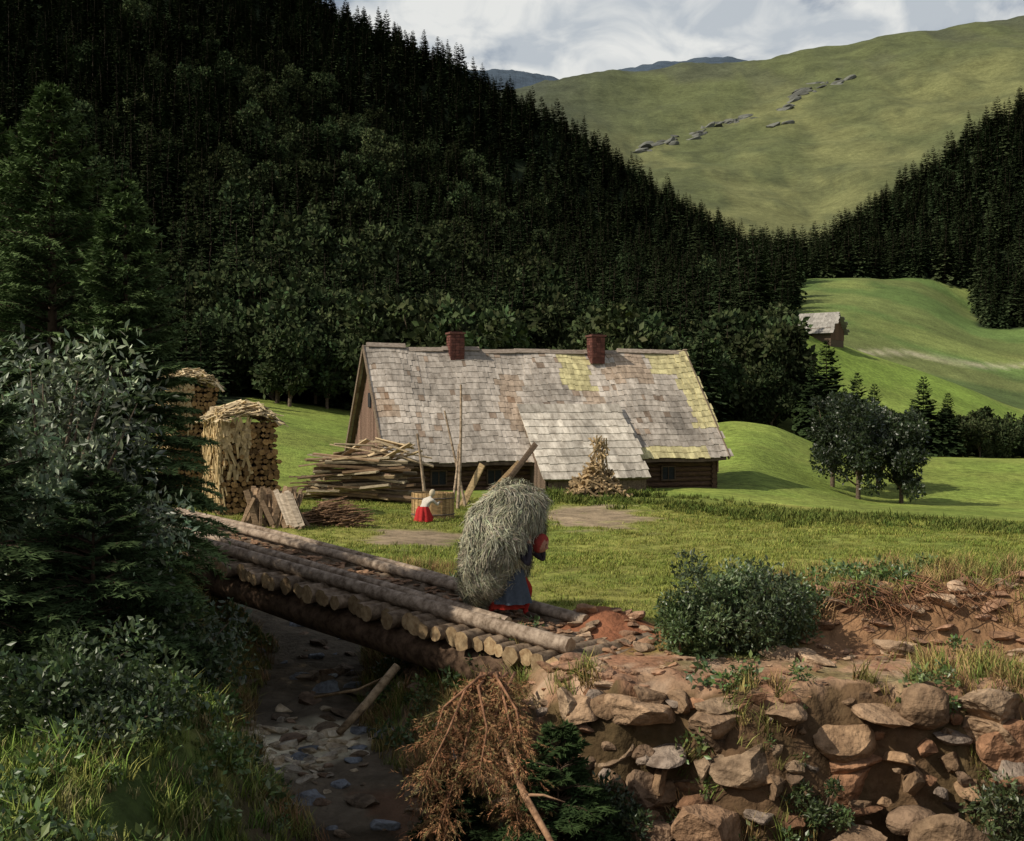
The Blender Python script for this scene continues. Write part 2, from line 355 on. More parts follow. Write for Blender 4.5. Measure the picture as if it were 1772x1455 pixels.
# ------------------------------------------------------------------ vegetation generators
def spruce_twigs(Hh, Rr, whorls, per, tw, r, skirt=.04, droop=.5):
    P0=[];P1=[];SH=[];BR=[]
    for i in range(whorls):
        t=skirt+(1-skirt)*(i+r.random()*.8)/whorls
        for j in range(per):
            a=r.random()*6.283; L=Rr*((1-t)**.8)*(.7+.5*r.random())+.03*Rr
            z0=Hh*t; dr=droop*(1-t*.9); up=.25+.5*t
            dx,dy=math.cos(a),math.sin(a)
            f=lambda s:(dx*L*s,dy*L*s,z0+L*(up*s-dr*1.5*s*s))
            BR.append([f(0),f(.35),f(.7),f(1)])
            k=max(3,int(tw*(L/Rr)**.7+.5))
            for q in range(k):
                s=.15+.85*(q+.5)/k; p=f(s)
                for sg in (-1,1):
                    l=L*.42*(1.12-s)*(.7+.6*r.random())+.03*Rr
                    ex=dx*.75-sg*dy*.75; ey=dy*.75+sg*dx*.75
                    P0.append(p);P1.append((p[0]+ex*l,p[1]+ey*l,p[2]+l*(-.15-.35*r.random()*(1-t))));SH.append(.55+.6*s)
            P0.append(f(.8));P1.append(f(1.08));SH.append(1.2)
    return np.array(P0),np.array(P1),np.array(SH),BR

def spruce_mesh(name,Hh,Rr,whorls,per,tw,seed,mat,needles=0,nl=.06,nw=.018,twf=.30,base=(.03,.048,.018),tip=(.06,.085,.03),droop=.5,skirt=.04):
    r=np.random.default_rng(seed)
    P0,P1,SH,BR=spruce_twigs(Hh,Rr,whorls,per,tw,r,skirt,droop)
    n=len(P0); b=np.array(base);tp=np.array(tip)
    D=P1-P0; Ln=np.linalg.norm(D,axis=1,keepdims=True)+1e-6; U=D/Ln
    if needles==0:
        S=np.cross(U,np.array([0,0,1.]))+r.normal(0,.25,(n,3)); S/=np.linalg.norm(S,axis=1,keepdims=True)+1e-6
        w=Ln*twf
        V=np.stack([P0,P0+D*.55+S*w,P1,P0+D*.55-S*w+np.array([0,0,-.12])*Ln],1).reshape(-1,3)
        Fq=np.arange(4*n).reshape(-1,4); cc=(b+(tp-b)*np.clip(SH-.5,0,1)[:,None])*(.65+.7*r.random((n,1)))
        Cc=np.repeat(cc,4,0)
    else:
        k=needles; t=(np.arange(k)+.5)/k
        B=P0[:,None]+D[:,None]*t[None,:,None]
        rd=r.normal(0,1,(n,k,3)); rd-= (rd*U[:,None]).sum(-1,keepdims=True)*U[:,None]; rd/=np.linalg.norm(rd,axis=-1,keepdims=True)+1e-6
        rd[...,2]*=.5
        tipv=B+rd*nl*(.8+.5*r.random((n,k,1)))+U[:,None]*nl*.9
        a=U[:,None]*nw*.9
        V=np.stack([B-a,B+a,tipv],2).reshape(-1,3)
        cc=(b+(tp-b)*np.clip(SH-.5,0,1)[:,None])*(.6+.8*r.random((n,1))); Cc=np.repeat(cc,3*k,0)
        Fq=np.arange(len(V)).reshape(-1,3)
    o=mesh_k(name+'_foliage',V,Fq,[mat],Cc,False,add=False)
    mb=MB(); tc=(.30,.24,.2) if needles else (.14,.12,.10)
    mb.cyl((0,0,-.3),(0,0,Hh*.97),Hh*(.016 if needles else .009)+.01,Hh*.002,7,4,.05,col=tc)
    if needles:
        for bpt in BR: mb.tube(bpt,[.012,.009,.006,.003],4,col=tc)
    tr=mb.obj(name+'_trunk',[M['bark']],add=False)
    return o,tr

def join(objs,name,add=True):
    V=[];F=[];C_=[];Mi=[];Sm=[];mats=[];off=0
    for o in objs:
        me=o.data; n=len(me.vertices); v=np.empty(n*3,dtype=np.float32); me.vertices.foreach_get('co',v)
        c=np.empty(n*4,dtype=np.float32); me.color_attributes['Col'].data.foreach_get('color',c)
        mo=len(mats); mats+=list(me.materials)
        nl=len(me.loops); vi=np.empty(nl,dtype=np.int32); me.loops.foreach_get('vertex_index',vi)
        npoly=len(me.polygons); ls=np.empty(npoly,dtype=np.int32); me.polygons.foreach_get('loop_start',ls)
        mi=np.empty(npoly,dtype=np.int32); me.polygons.foreach_get('material_index',mi)
        sm=np.empty(npoly,dtype=bool); me.polygons.foreach_get('use_smooth',sm)
        V.append(v);C_.append(c);F.append((vi+off,ls));Mi.append(mi+mo);Sm.append(sm);off+=n
    me=bpy.data.meshes.new(name); V=np.concatenate(V); me.vertices.add(off); me.vertices.foreach_set('co',V)
    vi=np.concatenate([f[0] for f in F]); lo=0;ls=[]
    for f in F: ls.append(f[1]+lo); lo+=len(f[0])
    ls=np.concatenate(ls)
    me.loops.add(len(vi)); me.loops.foreach_set('vertex_index',vi); me.polygons.add(len(ls)); me.polygons.foreach_set('loop_start',ls)
    me.update(calc_edges=True)
    for m in mats: me.materials.append(m)
    me.polygons.foreach_set('material_index',np.concatenate(Mi)); me.polygons.foreach_set('use_smooth',np.concatenate(Sm))
    a=me.color_attributes.new('Col','FLOAT_COLOR','POINT'); a.data.foreach_set('color',np.concatenate(C_))
    for o in objs: bpy.data.objects.remove(o)
    o=bpy.data.objects.new(name,me)
    if add: link(o)
    return o

def leaves(name,clumps,n,size,asp=2.2,c=(.06,.09,.03),seed=0,mat=None,spread=1.0,cv=.5,up=.3):
    r=np.random.default_rng(seed); K=np.array(clumps); w=K[:,3]**2; pick=r.choice(len(K),n,p=w/w.sum())
    v=r.normal(0,1,(n,3)); v/=np.linalg.norm(v,axis=1,keepdims=True); rad=K[pick,3:4]*(.45+.65*r.random((n,1))**.8)*spread
    P=K[pick,:3]+v*rad
    d=r.normal(0,1,(n,3))+v*.8+np.array([0,0,up]); d/=np.linalg.norm(d,axis=1,keepdims=True)
    s=np.cross(d,r.normal(0,1,(n,3))); s/=np.linalg.norm(s,axis=1,keepdims=True)+1e-6
    l=size*(.6+.8*r.random((n,1))); h=l/asp*.5
    nrm=np.cross(d,s)
    V=np.stack([P,P+d*l*.5+s*h,P+d*l+nrm*l*.08,P+d*l*.5-s*h],1).reshape(-1,3)
    kb=1+cv*(r.random(len(K))-.5); cc=np.array(c)*(kb[pick]*(.65+.7*r.random(n)))[:,None]*(1+r.normal(0,.06,(n,3)))
    return mesh_k(name,V,np.arange(4*n).reshape(-1,4),[mat or M['leaf']],np.clip(np.repeat(cc,4,0),0,1),False,add=False)

def crown(h,rx,rz,n,seed,cr=.28):
    r=np.random.default_rng(seed); out=[]
    for i in range(n):
        v=r.normal(0,1,3); v/=np.linalg.norm(v); q=r.random()**.45*(.8+.35*r.random())
        out.append((v[0]*rx*q,v[1]*rx*q,h+v[2]*rz*q,rx*cr*(.6+.8*r.random())))
    return out
def broadleaf(name,loc,h,rx,seed,nl=5000,ls=.14,c=(.05,.075,.025),ncl=34,add=True,mat=None,trunk=True,lowcut=.18,asp=1.7,cv=.5):
    rz=h*(.5-lowcut/2); K=crown(h-rz,rx,rz,ncl,seed)
    lv=leaves(name+'_f',K,nl,ls,asp,c,seed,mat,cv=cv)
    mb=MB(); random.seed(seed)
    if trunk:
        mb.cyl((0,0,-.3),(R(-.1,.1),R(-.1,.1),h*.55),h*.022+.02,h*.012,8,4,.1,col=(.5,.45,.4))
    for k in K[::2]:
        z0=h*R(.08,.4); mb.tube([(0,0,z0),(k[0]*.5,k[1]*.5,z0+(k[2]-z0)*.55),(k[0],k[1],k[2])],[h*.009+.006,h*.006+.004,.004],5,col=(.45,.4,.35))
    tr=mb.obj(name+'_t',[M['bark']],add=False)
    o=join([lv,tr],name,add); o.location=loc; return o

# ------------------------------------------------------------------ forest
protos=[]
for i,(h,r_) in enumerate([(13,2.9),(12,2.5),(14,3.1),(11,2.8)]):
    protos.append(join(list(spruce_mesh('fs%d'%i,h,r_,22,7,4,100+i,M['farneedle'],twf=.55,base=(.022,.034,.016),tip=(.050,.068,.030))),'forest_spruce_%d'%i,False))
pts=[];sc=[]
y=64.
while y<560:
    sp=3.9+ (y-64)*.004
    x0,x1=(-420-886)/2000*y,(2150-886)/2000*y
    x=np.arange(x0,x1,sp); x=x+rng.uniform(-.45,.45,len(x))*sp; yv=y+rng.uniform(-.45,.45,len(x))*sp
    m=forest_mask(x,yv); x=x[m];yv=yv[m]
    z=hgt_a(x,yv); pts.append(np.stack([x,yv,z-.3],-1))
    base=np.interp(yv,[64,90,130,200,560],[.55,.62,.8,.95,1.05]); s=base*rng.uniform(.55,1.2,len(x))*(1+.6*fbm(x/18,yv/18,91)); sc.append(s)
    y+=sp*.95
pts=np.concatenate(pts);sc=np.concatenate(sc)
print('forest',len(pts))
scatter('spruce_forest',pts,np.stack([sc*rng.uniform(.9,1.3,len(sc)),sc*rng.uniform(.9,1.3,len(sc)),sc],-1),rng.uniform(0,6.28,len(sc)),protos)
dp=[broadleaf('dt%d'%i,(0,0,0),8,2.8,200+i,3000,.5,(.044,.058,.026),30,False,M['farneedle']) for i in range(3)]
pl=[];sl=[]
for _ in range(330):
    yy=R(84,150); px=R(-100,1290) if random.random()<.6 else R(380,900); x=(px-886)/2000*yy
    if forest_mask(np.array([x]),np.array([yy]))[0] or (yy<92 and px<1200 and px>430): pl.append((x,yy,hgt(x,yy)-.2)); sl.append(R(.6,1.25))
for _ in range(50):
    yy=R(98,125); px=R(1235,1345); x=(px-886)/2000*yy; pl.append((x,yy,hgt(x,yy)-.2)); sl.append(R(.5,1.25))
for _ in range(150):
    yy=R(150,400); px=random.gauss(620,240); x=(px-886)/2000*yy
    if forest_mask(np.array([x]),np.array([yy]))[0]: pl.append((x,yy,hgt(x,yy)-.2)); sl.append(R(.8,1.85))
for _ in range(120):
    t=random.random()**.8; px=1400+620*t; yy=103+R(-3.5,3.5); x=(px-886)/2000*yy; pl.append((x,yy,hgt(x,yy)-.4)); sl.append(R(.2,.6)*(1.1-.3*t))
scatter('deciduous_trees',pl,np.array(sl),rng.uniform(0,6.28,len(sl)),dp)

def at(px,Yd): return ((px-886)/2000*Yd,Yd)
for k,(px,yd,h,r_) in enumerate([(1485,60,5.4,1.7),(1560,60,4.9,1.45),(1440,63,5.4,1.4),(1520,66,5.2,1.5)]):
    x,yv=at(px,yd); broadleaf('field_tree',(x,yv,hgt(x,yv)-.1),h,r_,300+k,8000,.19,(.03,.045,.018),38,True,lowcut=.08)
fsp=join(list(spruce_mesh('q',7,2.1,32,9,6,400,M['needle'],twf=.6,base=(.018,.03,.014),tip=(.038,.058,.022))),'spruce_tree',False); FS=fsp.data; bpy.data.objects.remove(fsp)
for (px,yd,h) in [(1430,98,9.5),(1483,88,6.5),(1513,86,5.6),(1598,97,7.0),(1640,97,5.6),(1408,92,7),(1462,84,5),(1580,98,5.0)]:
    x,yv=at(px,yd); o=link(bpy.data.objects.new('spruce_tree',FS)); s=h/7; o.scale=(s,s,s); o.location=(x,yv,hgt(x,yv)-.2); o.rotation_euler=(0,0,R(0,6))

# ------------------------------------------------------------------ near spruces at left
def near_spruce(x,y,h,r_,seed,nd=13,whorls=34,per=8,tw=11,c1=(.045,.075,.03),c2=(.13,.19,.065),skirt=.04):
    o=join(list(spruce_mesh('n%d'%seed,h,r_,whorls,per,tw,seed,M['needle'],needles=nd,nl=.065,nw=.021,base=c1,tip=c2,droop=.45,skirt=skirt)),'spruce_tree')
    o.location=(x,y,hgt(x,y)-.1); return o
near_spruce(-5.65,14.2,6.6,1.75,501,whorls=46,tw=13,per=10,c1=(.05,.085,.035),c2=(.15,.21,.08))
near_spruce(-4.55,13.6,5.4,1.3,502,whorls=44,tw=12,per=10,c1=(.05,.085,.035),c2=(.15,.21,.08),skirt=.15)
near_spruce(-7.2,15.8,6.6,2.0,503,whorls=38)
near_spruce(-4.3,12.9,2.2,.9,504,whorls=20)
near_spruce(-3.95,10.9,2.1,1.15,505,whorls=20,c1=(.025,.045,.02),c2=(.07,.10,.04))
near_spruce(-5.0,10.6,3.0,1.3,507,whorls=22,c1=(.025,.045,.02),c2=(.07,.10,.04))
near_spruce(.45,11.35,1.5,.70,508,whorls=15,per=8,tw=9,c1=(.02,.035,.015),c2=(.055,.085,.03))
near_spruce(-.62,11.9,.9,.5,509,whorls=10,per=8,tw=8,c1=(.014,.024,.011),c2=(.03,.045,.02))
def bush(name,x,y,h,rx,seed,n,ls,c,ncl=30,asp=2.6,zoff=-.1,cut=0.0,cv=.5):
    return broadleaf(name,(x,y,hgt(x,y)+zoff),h,rx,seed,n,ls,c,ncl,True,None,False,cut,asp,cv)
bush('willow_bush',-4.8,12.0,3.4,1.15,601,6500,.10,(.19,.235,.14),56,2.8,cv=1.6)
bush('willow_bush',-5.4,11.6,3.0,1.1,602,4800,.10,(.15,.20,.11),40,2.8,cv=1.6)
bush('willow_bush',-4.35,11.6,2.2,.9,611,3600,.09,(.17,.22,.13),30,2.8,cv=1.6)
bush('shrub',-3.25,11.3,1.0,.7,603,4500,.07,(.06,.09,.035),26,2.0,cv=1)
bush('shrub',-3.6,9.4,.9,.75,604,5000,.07,(.055,.085,.03),24,2.0,cv=1)
bush('shrub',-3.1,8.9,.5,.5,612,2200,.06,(.05,.075,.028),18,2.0,cv=.8)
bush('shrub',2.55,13.6,1.25,.78,605,12000,.065,(.09,.125,.052),44,2.4,cv=1.0)
bush('shrub',3.15,13.9,1.0,.55,606,6000,.06,(.085,.125,.045),24,2.4,cv=.8)
bush('shrub',1.95,13.4,.75,.42,607,4000,.06,(.09,.135,.045),18,2.4,cv=.8)
bush('shrub',.95,11.55,.8,.5,608,3000,.06,(.04,.06,.022),16,2.4)
bush('shrub',3.05,11.5,.8,.36,609,1800,.06,(.07,.10,.035),12,2.4,cv=.8)
bush('shrub',5.0,11.25,1.1,.55,610,3000,.06,(.07,.09,.035),18,2.4,cv=.8)

# ------------------------------------------------------------------ grass
def tuft(name,nb,h,spread,c,seed,w=.008):
    r=np.random.default_rng(seed); V=[];F=[];Cc=[]
    for i in range(nb):
        a=r.random()*6.28; b=r.random()*6.28; q=spread*r.random()**.5; p=np.array([math.cos(a)*q,math.sin(a)*q,-.02]); hh=h*(.4+.8*r.random()); lean=hh*(.2+.7*r.random())
        dv=np.array([math.cos(b),math.sin(b),0]); sv=np.array([-dv[1],dv[0],0])*w
        p1=p+dv*lean*.3+np.array([0,0,hh*.6]); p2=p+dv*lean+np.array([0,0,hh]); k=len(V)
        V+=[p-sv,p+sv,p1+sv*.7,p1-sv*.7,p2]; F+=[[k,k+1,k+2,k+3],[k+3,k+2,k+4]]
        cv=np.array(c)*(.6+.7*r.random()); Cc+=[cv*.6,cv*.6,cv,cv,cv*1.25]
    me=bpy.data.meshes.new(name); me.from_pydata([tuple(v) for v in V],[],F); me.materials.append(M['grass'])
    a=me.color_attributes.new('Col','FLOAT_COLOR','POINT'); cc=np.ones((len(V),4),dtype=np.float32); cc[:,:3]=np.array(Cc); a.data.foreach_set('color',cc.ravel())
    return bpy.data.objects.new(name,me)
def field(name,N,xr,yr,keep,scale,protos,power=1.0,tilt=.1):
    x=rng.uniform(*xr,N); y=yr[0]+(yr[1]-yr[0])*rng.random(N)**power
    m=keep(x,y); x=x[m];y=y[m]; z=hgt_a(x,y); s=rng.uniform(.5,1.35,len(x))*(scale(x,y) if callable(scale) else scale)
    return scatter(name,np.stack([x,y,z],-1),s,rng.uniform(0,6.28,len(x)),protos,tilt)
def north_meadow(x,y):
    dd,no,_=gully(x,y); n=fbm(x*1.3,y*1.3,42)
    yd=np.exp(-((x+2.2)/1.7)**2-((y-28)/3.2)**2)+np.exp(-((x-2.6)/2.3)**2-((y-35)/5.0)**2)
    k=no&(dd>2.0)&((x<.3)|(y>yw(x)+1.75))&((yd-.45+.9*n)<.12)&~((x>3.2)&(y<15+1.2*n))&(np.abs(x)<.5*y+1)
    return k&~((np.abs(x-1.15)<.8)&(y<15.2))
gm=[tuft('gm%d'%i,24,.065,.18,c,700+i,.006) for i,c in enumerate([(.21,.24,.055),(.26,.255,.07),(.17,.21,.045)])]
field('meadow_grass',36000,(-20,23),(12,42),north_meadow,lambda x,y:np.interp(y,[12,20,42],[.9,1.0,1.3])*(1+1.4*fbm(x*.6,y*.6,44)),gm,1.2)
gl=[tuft('gl%d'%i,26,.19,.11,c,710+i,.006) for i,c in enumerate([(.18,.25,.055),(.24,.26,.075),(.09,.14,.035),(.22,.19,.09)])]
field('bank_grass',7000,(-7,-.8),(5.0,18),lambda x,y:(~gully(x,y)[1])&(gully(x,y)[0]>1.7+.8*fbm(x*2,y*2,5))&(x<-1.6),lambda x,y:np.interp(y,[5,9,18],[.75,.9,.8])*(1+1.5*fbm(x*1.2,y*1.2,45)),gl,1.2,.2)
wd=[]
for i,c in enumerate([(.10,.16,.045),(.14,.19,.06),(.07,.11,.04)]):
    K=[(R(-.08,.08),R(-.08,.08),R(.03,.14),R(.05,.1)) for _ in range(5)]; wd.append(leaves('wd%d'%i,K,70,.05,1.9,c,800+i))
def weedk(x,y):
    dd,no,_=gully(x,y); n=fbm(x*1.1,y*1.1,78)
    return ((~no)&(x<-1.3)&(dd>1.2)&(n>-.02))|((dd>.9)&(dd<2.8)&(x<.3)&(y>11)&(n>.0))|(no&(x>.4)&(y<yw(x)+.4)&(y>yw(x)-.7)&(n>.02))|(no&(x>3)&(y>13.6)&(y<15.5)&(n>.04))
field('weeds',3800,(-6.5,8),(5.5,20),weedk,1.15,wd,1.2,.3)
gd=[tuft('gd%d'%i,24,.26,.12,c,720+i,.006) for i,c in enumerate([(.34,.25,.10),(.25,.24,.08),(.17,.21,.055),(.34,.21,.11)])]
def drykeep(x,y):
    dd,no,_=gully(x,y); n=fbm(x*1.6,y*1.6,77)
    a=no&(x>3.3)&(y>13.9)&(y<16.4)&(n>-.08); b=no&(x>.3)&(y>yw(x)-.6)&(y<yw(x)+.35)&(n>.0)
    c=(dd>.7)&(dd<2.9)&(x<.2)&(y>11.5)&(n>-.14); e=no&(x>4.3)&(y>yw(x)-.5)&(y<13.4)&(n>-.08)
    return a|b|c|e
field('dry_grass',17000,(-6,11),(10.5,22),drykeep,.8,gd,1.0,.25)
N=2400; t=rng.random(N); px=950+900*t; yy=43-8.5*t+rng.normal(0,1.8,N)+1.2*np.sin(t*11); xx=(px-886)/2000*yy
kp=fbm(xx*.4,yy*.4,93)>-.10; xx=xx[kp];yy=yy[kp]; N=len(xx)
gt=[tuft('gt%d'%i,26,.25,.25,c,730+i,.02) for i,c in enumerate([(.09,.12,.03),(.13,.15,.04)])]
scatter('tall_grass_shadow_band',np.stack([xx,yy,hgt_a(xx,yy)],-1),rng.uniform(.3,1.1,N),rng.uniform(0,6.28,N),gt,.2)  # blades coloured dark to paint the shadow band along the terrace edge

# ------------------------------------------------------------------ cottage
def cottage():
    random.seed(61)
    e=empty('wooden_cottage',(-6.28,50,0),math.radians(19))
    Lr=15.2; RZ=2.5; EZ=-2.3; run=4.2; sl=math.hypot(run,RZ-EZ); ang=math.atan2(RZ-EZ,run)
    sag=lambda x:-.14*math.sin(math.pi*x/Lr)+.06*math.sin(x*1.7)
    def roof(name,front):
        mb=MB(); rows=19; ex=sl/rows; sgn=-1 if front else 1
        n=24
        V=[];F=[]
        for i in range(n+1):
            x=Lr*i/n
            V+=[(x,0,RZ+sag(x)-.06),(x,sgn*run,EZ+sag(x)*.5-.06),(x,0,RZ+sag(x)-.16),(x,sgn*run,EZ+sag(x)*.5-.16)]
        for i in range(n):
            k=4*i; F+=[[k,k+1,k+5,k+4],[k+2,k+6,k+7,k+3],[k+1,k+3,k+7,k+5]]
        F+=[[0,2,3,1],[4*n,4*n+1,4*n+3,4*n+2]]
        mb.add(V,F,(.10,.07,.05))
        for r_ in range(rows):
            v=(r_+.5)*ex; x=-.15
            while x<Lr+.1:
                w=R(.12,.36); xm=x+w/2; t=v/sl
                y=sgn*v*math.cos(ang); z=RZ-v*math.sin(ang)+sag(xm)*(1-.5*t)
                c=np.array([.46,.405,.35])*R(.84,1.08)
                if random.random()<.05: c=np.array([.33,.25,.19])*R(.7,1.1)
                gx=float(fbm(np.array(xm*.5),np.array(v*.55),5,3)); g2=float(fbm(np.array(xm*1.6),np.array(v*1.2),6,3)); c=c*(1+1.1*gx+.7*g2)
                if gx>.11: c=c*np.array([.95,.84,.74])*.78
                if front:
                    ed=R(-.12,.12)
                    if (8.6+ed<xm<10.1+ed and v<2.4) or (xm>13.3+ed and v<1.2) or (xm>14.55-.05*v+ed and v<4.6) or (11.0+ed<xm<14.4 and v>5.7): c=np.array([.56,.50,.27])*R(.75,1.1)
                rot=Euler(((ang-.055) if front else -(ang-.055),0,R(-.03,.03)))
                mb.box((xm,y,z+.02+R(0,.016)),(w*.98,ex*1.18+R(-.05,.09),.028),rot,c,0)
                x+=w
        o=mb.obj(name,[M['shingle']]); return parent(o,e)
    roof('front_roof',True); roof('back_roof',False)
    mb=MB()
    for i in range(9):
        x=i*1.69+.84; mb.box((x,-.06,RZ+sag(x)+.05),(1.72,.24,.04),Euler((ang,R(-.03,.03),0)),np.array([.34,.28,.23])*R(.7,1.1))
        mb.box((x,.08,RZ+sag(x)+.052),(1.72,.22,.04),Euler((-ang,0,0)),np.array([.3,.26,.21])*R(.7,1.1))
    for xg in (-.17,Lr+.14):
        for s_ in (-1,1):
            mb.box((xg,s_*run/2,(RZ+EZ)/2-.02),(.05,sl+.1,.2),Euler((ang if s_<0 else -ang,0,0)),(.20,.15,.11))
    parent(mb.obj('ridge_and_verge_boards',[M['wood_attr']]),e)
    mb=MB(); yb=3.55
    for k in range(11):
        z=-4.6+k*.22
        for s_ in (-1,1): mb.cyl((.15,s_*yb,z),(Lr-.15,s_*yb,z),.125,seg=8,col=W1)
        for xg in (.35,Lr-.35): mb.cyl((xg,-yb-.2,z+.1),(xg,yb+.2,z+.1),.125,seg=8,col=W1)
    mb.box((Lr/2,0,-3.3),(Lr-.9,2*yb-.2,2.9),col=W1)
    parent(mb.obj('log_walls',[M['darkwood']]),e)
    mb=MB()
    for xg in (.18,Lr-.18):
        yy=-3.8
        while yy<3.8:
            w=R(.2,.3); yc=yy+w/2; top=RZ-abs(yc)*(RZ-EZ)/run-.22
            bot=-3.0
            if top>bot+.05: mb.box((xg+R(-.012,.012),yc,(top+bot)/2),(.05,w*.95,top-bot),None,np.array([.27,.17,.13])*R(.6,1.1))
            yy+=w
        mb.box((xg-.03 if xg<1 else xg+.03,0,-2.3),(.12,7.8,.16),None,(.14,.10,.07))
        mb.box((xg-.035 if xg<1 else xg+.035,0,.2),(.10,.5,.62),None,(.03,.03,.035))
    parent(mb.obj('gable_boards',[M['wood_attr']]),e)
    mb=MB()
    for xw in (2.2,4.6,12.6):
        mb.box((xw,-yb-.13,-3.0),(.6,.05,.55),None,(.02,.022,.025))
        for dx in (-.32,.32): mb.box((xw+dx,-yb-.15,-3.0),(.06,.09,.62),None,(.09,.06,.04))
        for dz in (-.3,.3): mb.box((xw,-yb-.152,-3.0+dz),(.7,.085,.06),None,(.09,.06,.04))
        mb.box((xw,-yb-.155,-3.0),(.03,.07,.54),None,(.09,.06,.04))
    parent(mb.obj('windows',[M['wood_attr']]),e)
    for i,(x,v) in enumerate([(3.95,.15),(10.6,.35)]):
        mb=MB()
        mb.box((x,-v,RZ+.0),(.62,.62,1.25),None,W1)
        for k in range(8):
            for a in range(3):
                for (dx,dy,sx,sy) in ((-.2+a*.2,-.315,.185,.03),(-.315,-.2+a*.2,.03,.185),(-.2+a*.2,.315,.185,.03),(.315,-.2+a*.2,.03,.185)):
                    mb.box((x+dx,-v+dy,RZ-.3+k*.115),(sx,sy,.095),None,np.array([1,1,1])*R(.7,1.4))
        mb.box((x,-v,RZ+.65),(.74,.74,.08),None,(1.1,1.2,1.2)); mb.box((x,-v,RZ+.71),(.5,.5,.06),None,(.3,.3,.3))
        parent(mb.obj('chimney_%d'%(i+1),[M['brick2']]),e)
    mb=MB(); x0,x1=6.1,10.7; v0,z0,v1,z1=2.45,-.02,5.65,-3.02; s2=math.hypot(v1-v0,z0-z1); an=math.atan2(z0-z1,v1-v0)
    mb.box(((x0+x1)/2,-(v0+v1)/2,(z0+z1)/2-.05),(x1-x0,s2,.06),Euler((an,0,0)),(.12,.09,.06))
    rows=10; ex=s2/rows
    for r_ in range(rows):
        v=(r_+.5)/rows; x=x0-.08
        while x<x1:
            w=R(.12,.36); c=np.array([.52,.47,.40])*R(.82,1.08)*(1+1.3*float(fbm(np.array(x*.8),np.array(v*3),7,3)))
            mb.box((x+w/2,-(v0+(v1-v0)*v),z0+(z1-z0)*v+.02),(w*.98,ex*1.2+R(-.03,.08),.028),Euler((an-.06,0,R(-.03,.03))),c); x+=w
    parent(mb.obj('porch_roof',[M['shingle']]),e)
    mb=MB()
    for xg in (x0+.1,x1-.1):
        for k in range(9):
            yv=-3.7-k*.21; top=z0+(z1-z0)*((-yv)-v0)/(v1-v0)-.1
            mb.box((xg+R(-.01,.01),yv,(top-4.4)/2),(.05,.2,top+4.4),None,np.array([.17,.12,.09])*R(.7,1.1))
    x=x0+.2
    while x<x1-.2:
        mb.box((x+.11,-5.45,-3.85),(.21,.05,1.5),None,np.array([.17,.12,.09])*R(.7,1.1)); x+=.22
    parent(mb.obj('porch_walls',[M['wood_attr']]),e)
cottage()

def hut():
    x,y=at(1412,157); z=hgt(x,y); e=empty('distant_hut',(x,y,z-1.3),math.radians(-38))
    mb=MB()
    mb.box((0,0,.9),(6.0,4.4,2.6),None,(.12,.085,.06))
    for s_ in (-1,1):
        for r_ in range(9):
            v=(r_+.5)/9
            xx=-3.4
            while xx<3.3:
                w=R(.4,.7); mb.box((xx+w/2,s_*2.8*v,4.3-2.9*v+.05),(w*.96,.52,.06),Euler((-s_*.80,0,0)),np.array([.36,.34,.31])*R(.7,1.1)); xx+=w
    for xg in (-2.98,2.98):
        yy=-2.2
        while yy<2.2:
            top=4.1-abs(yy+.15)*1.03; mb.box((xg,yy+.15,(top+.6)/2),(.1,.28,max(.1,top-.6)),None,np.array([.16,.09,.06])*R(.7,1.1)); yy+=.3
    mb.box((0,-2.22,.9),(.9,.06,1.8),None,(.05,.035,.03))
    parent(mb.obj('hut_body',[M['wood_attr']]),e)
hut()

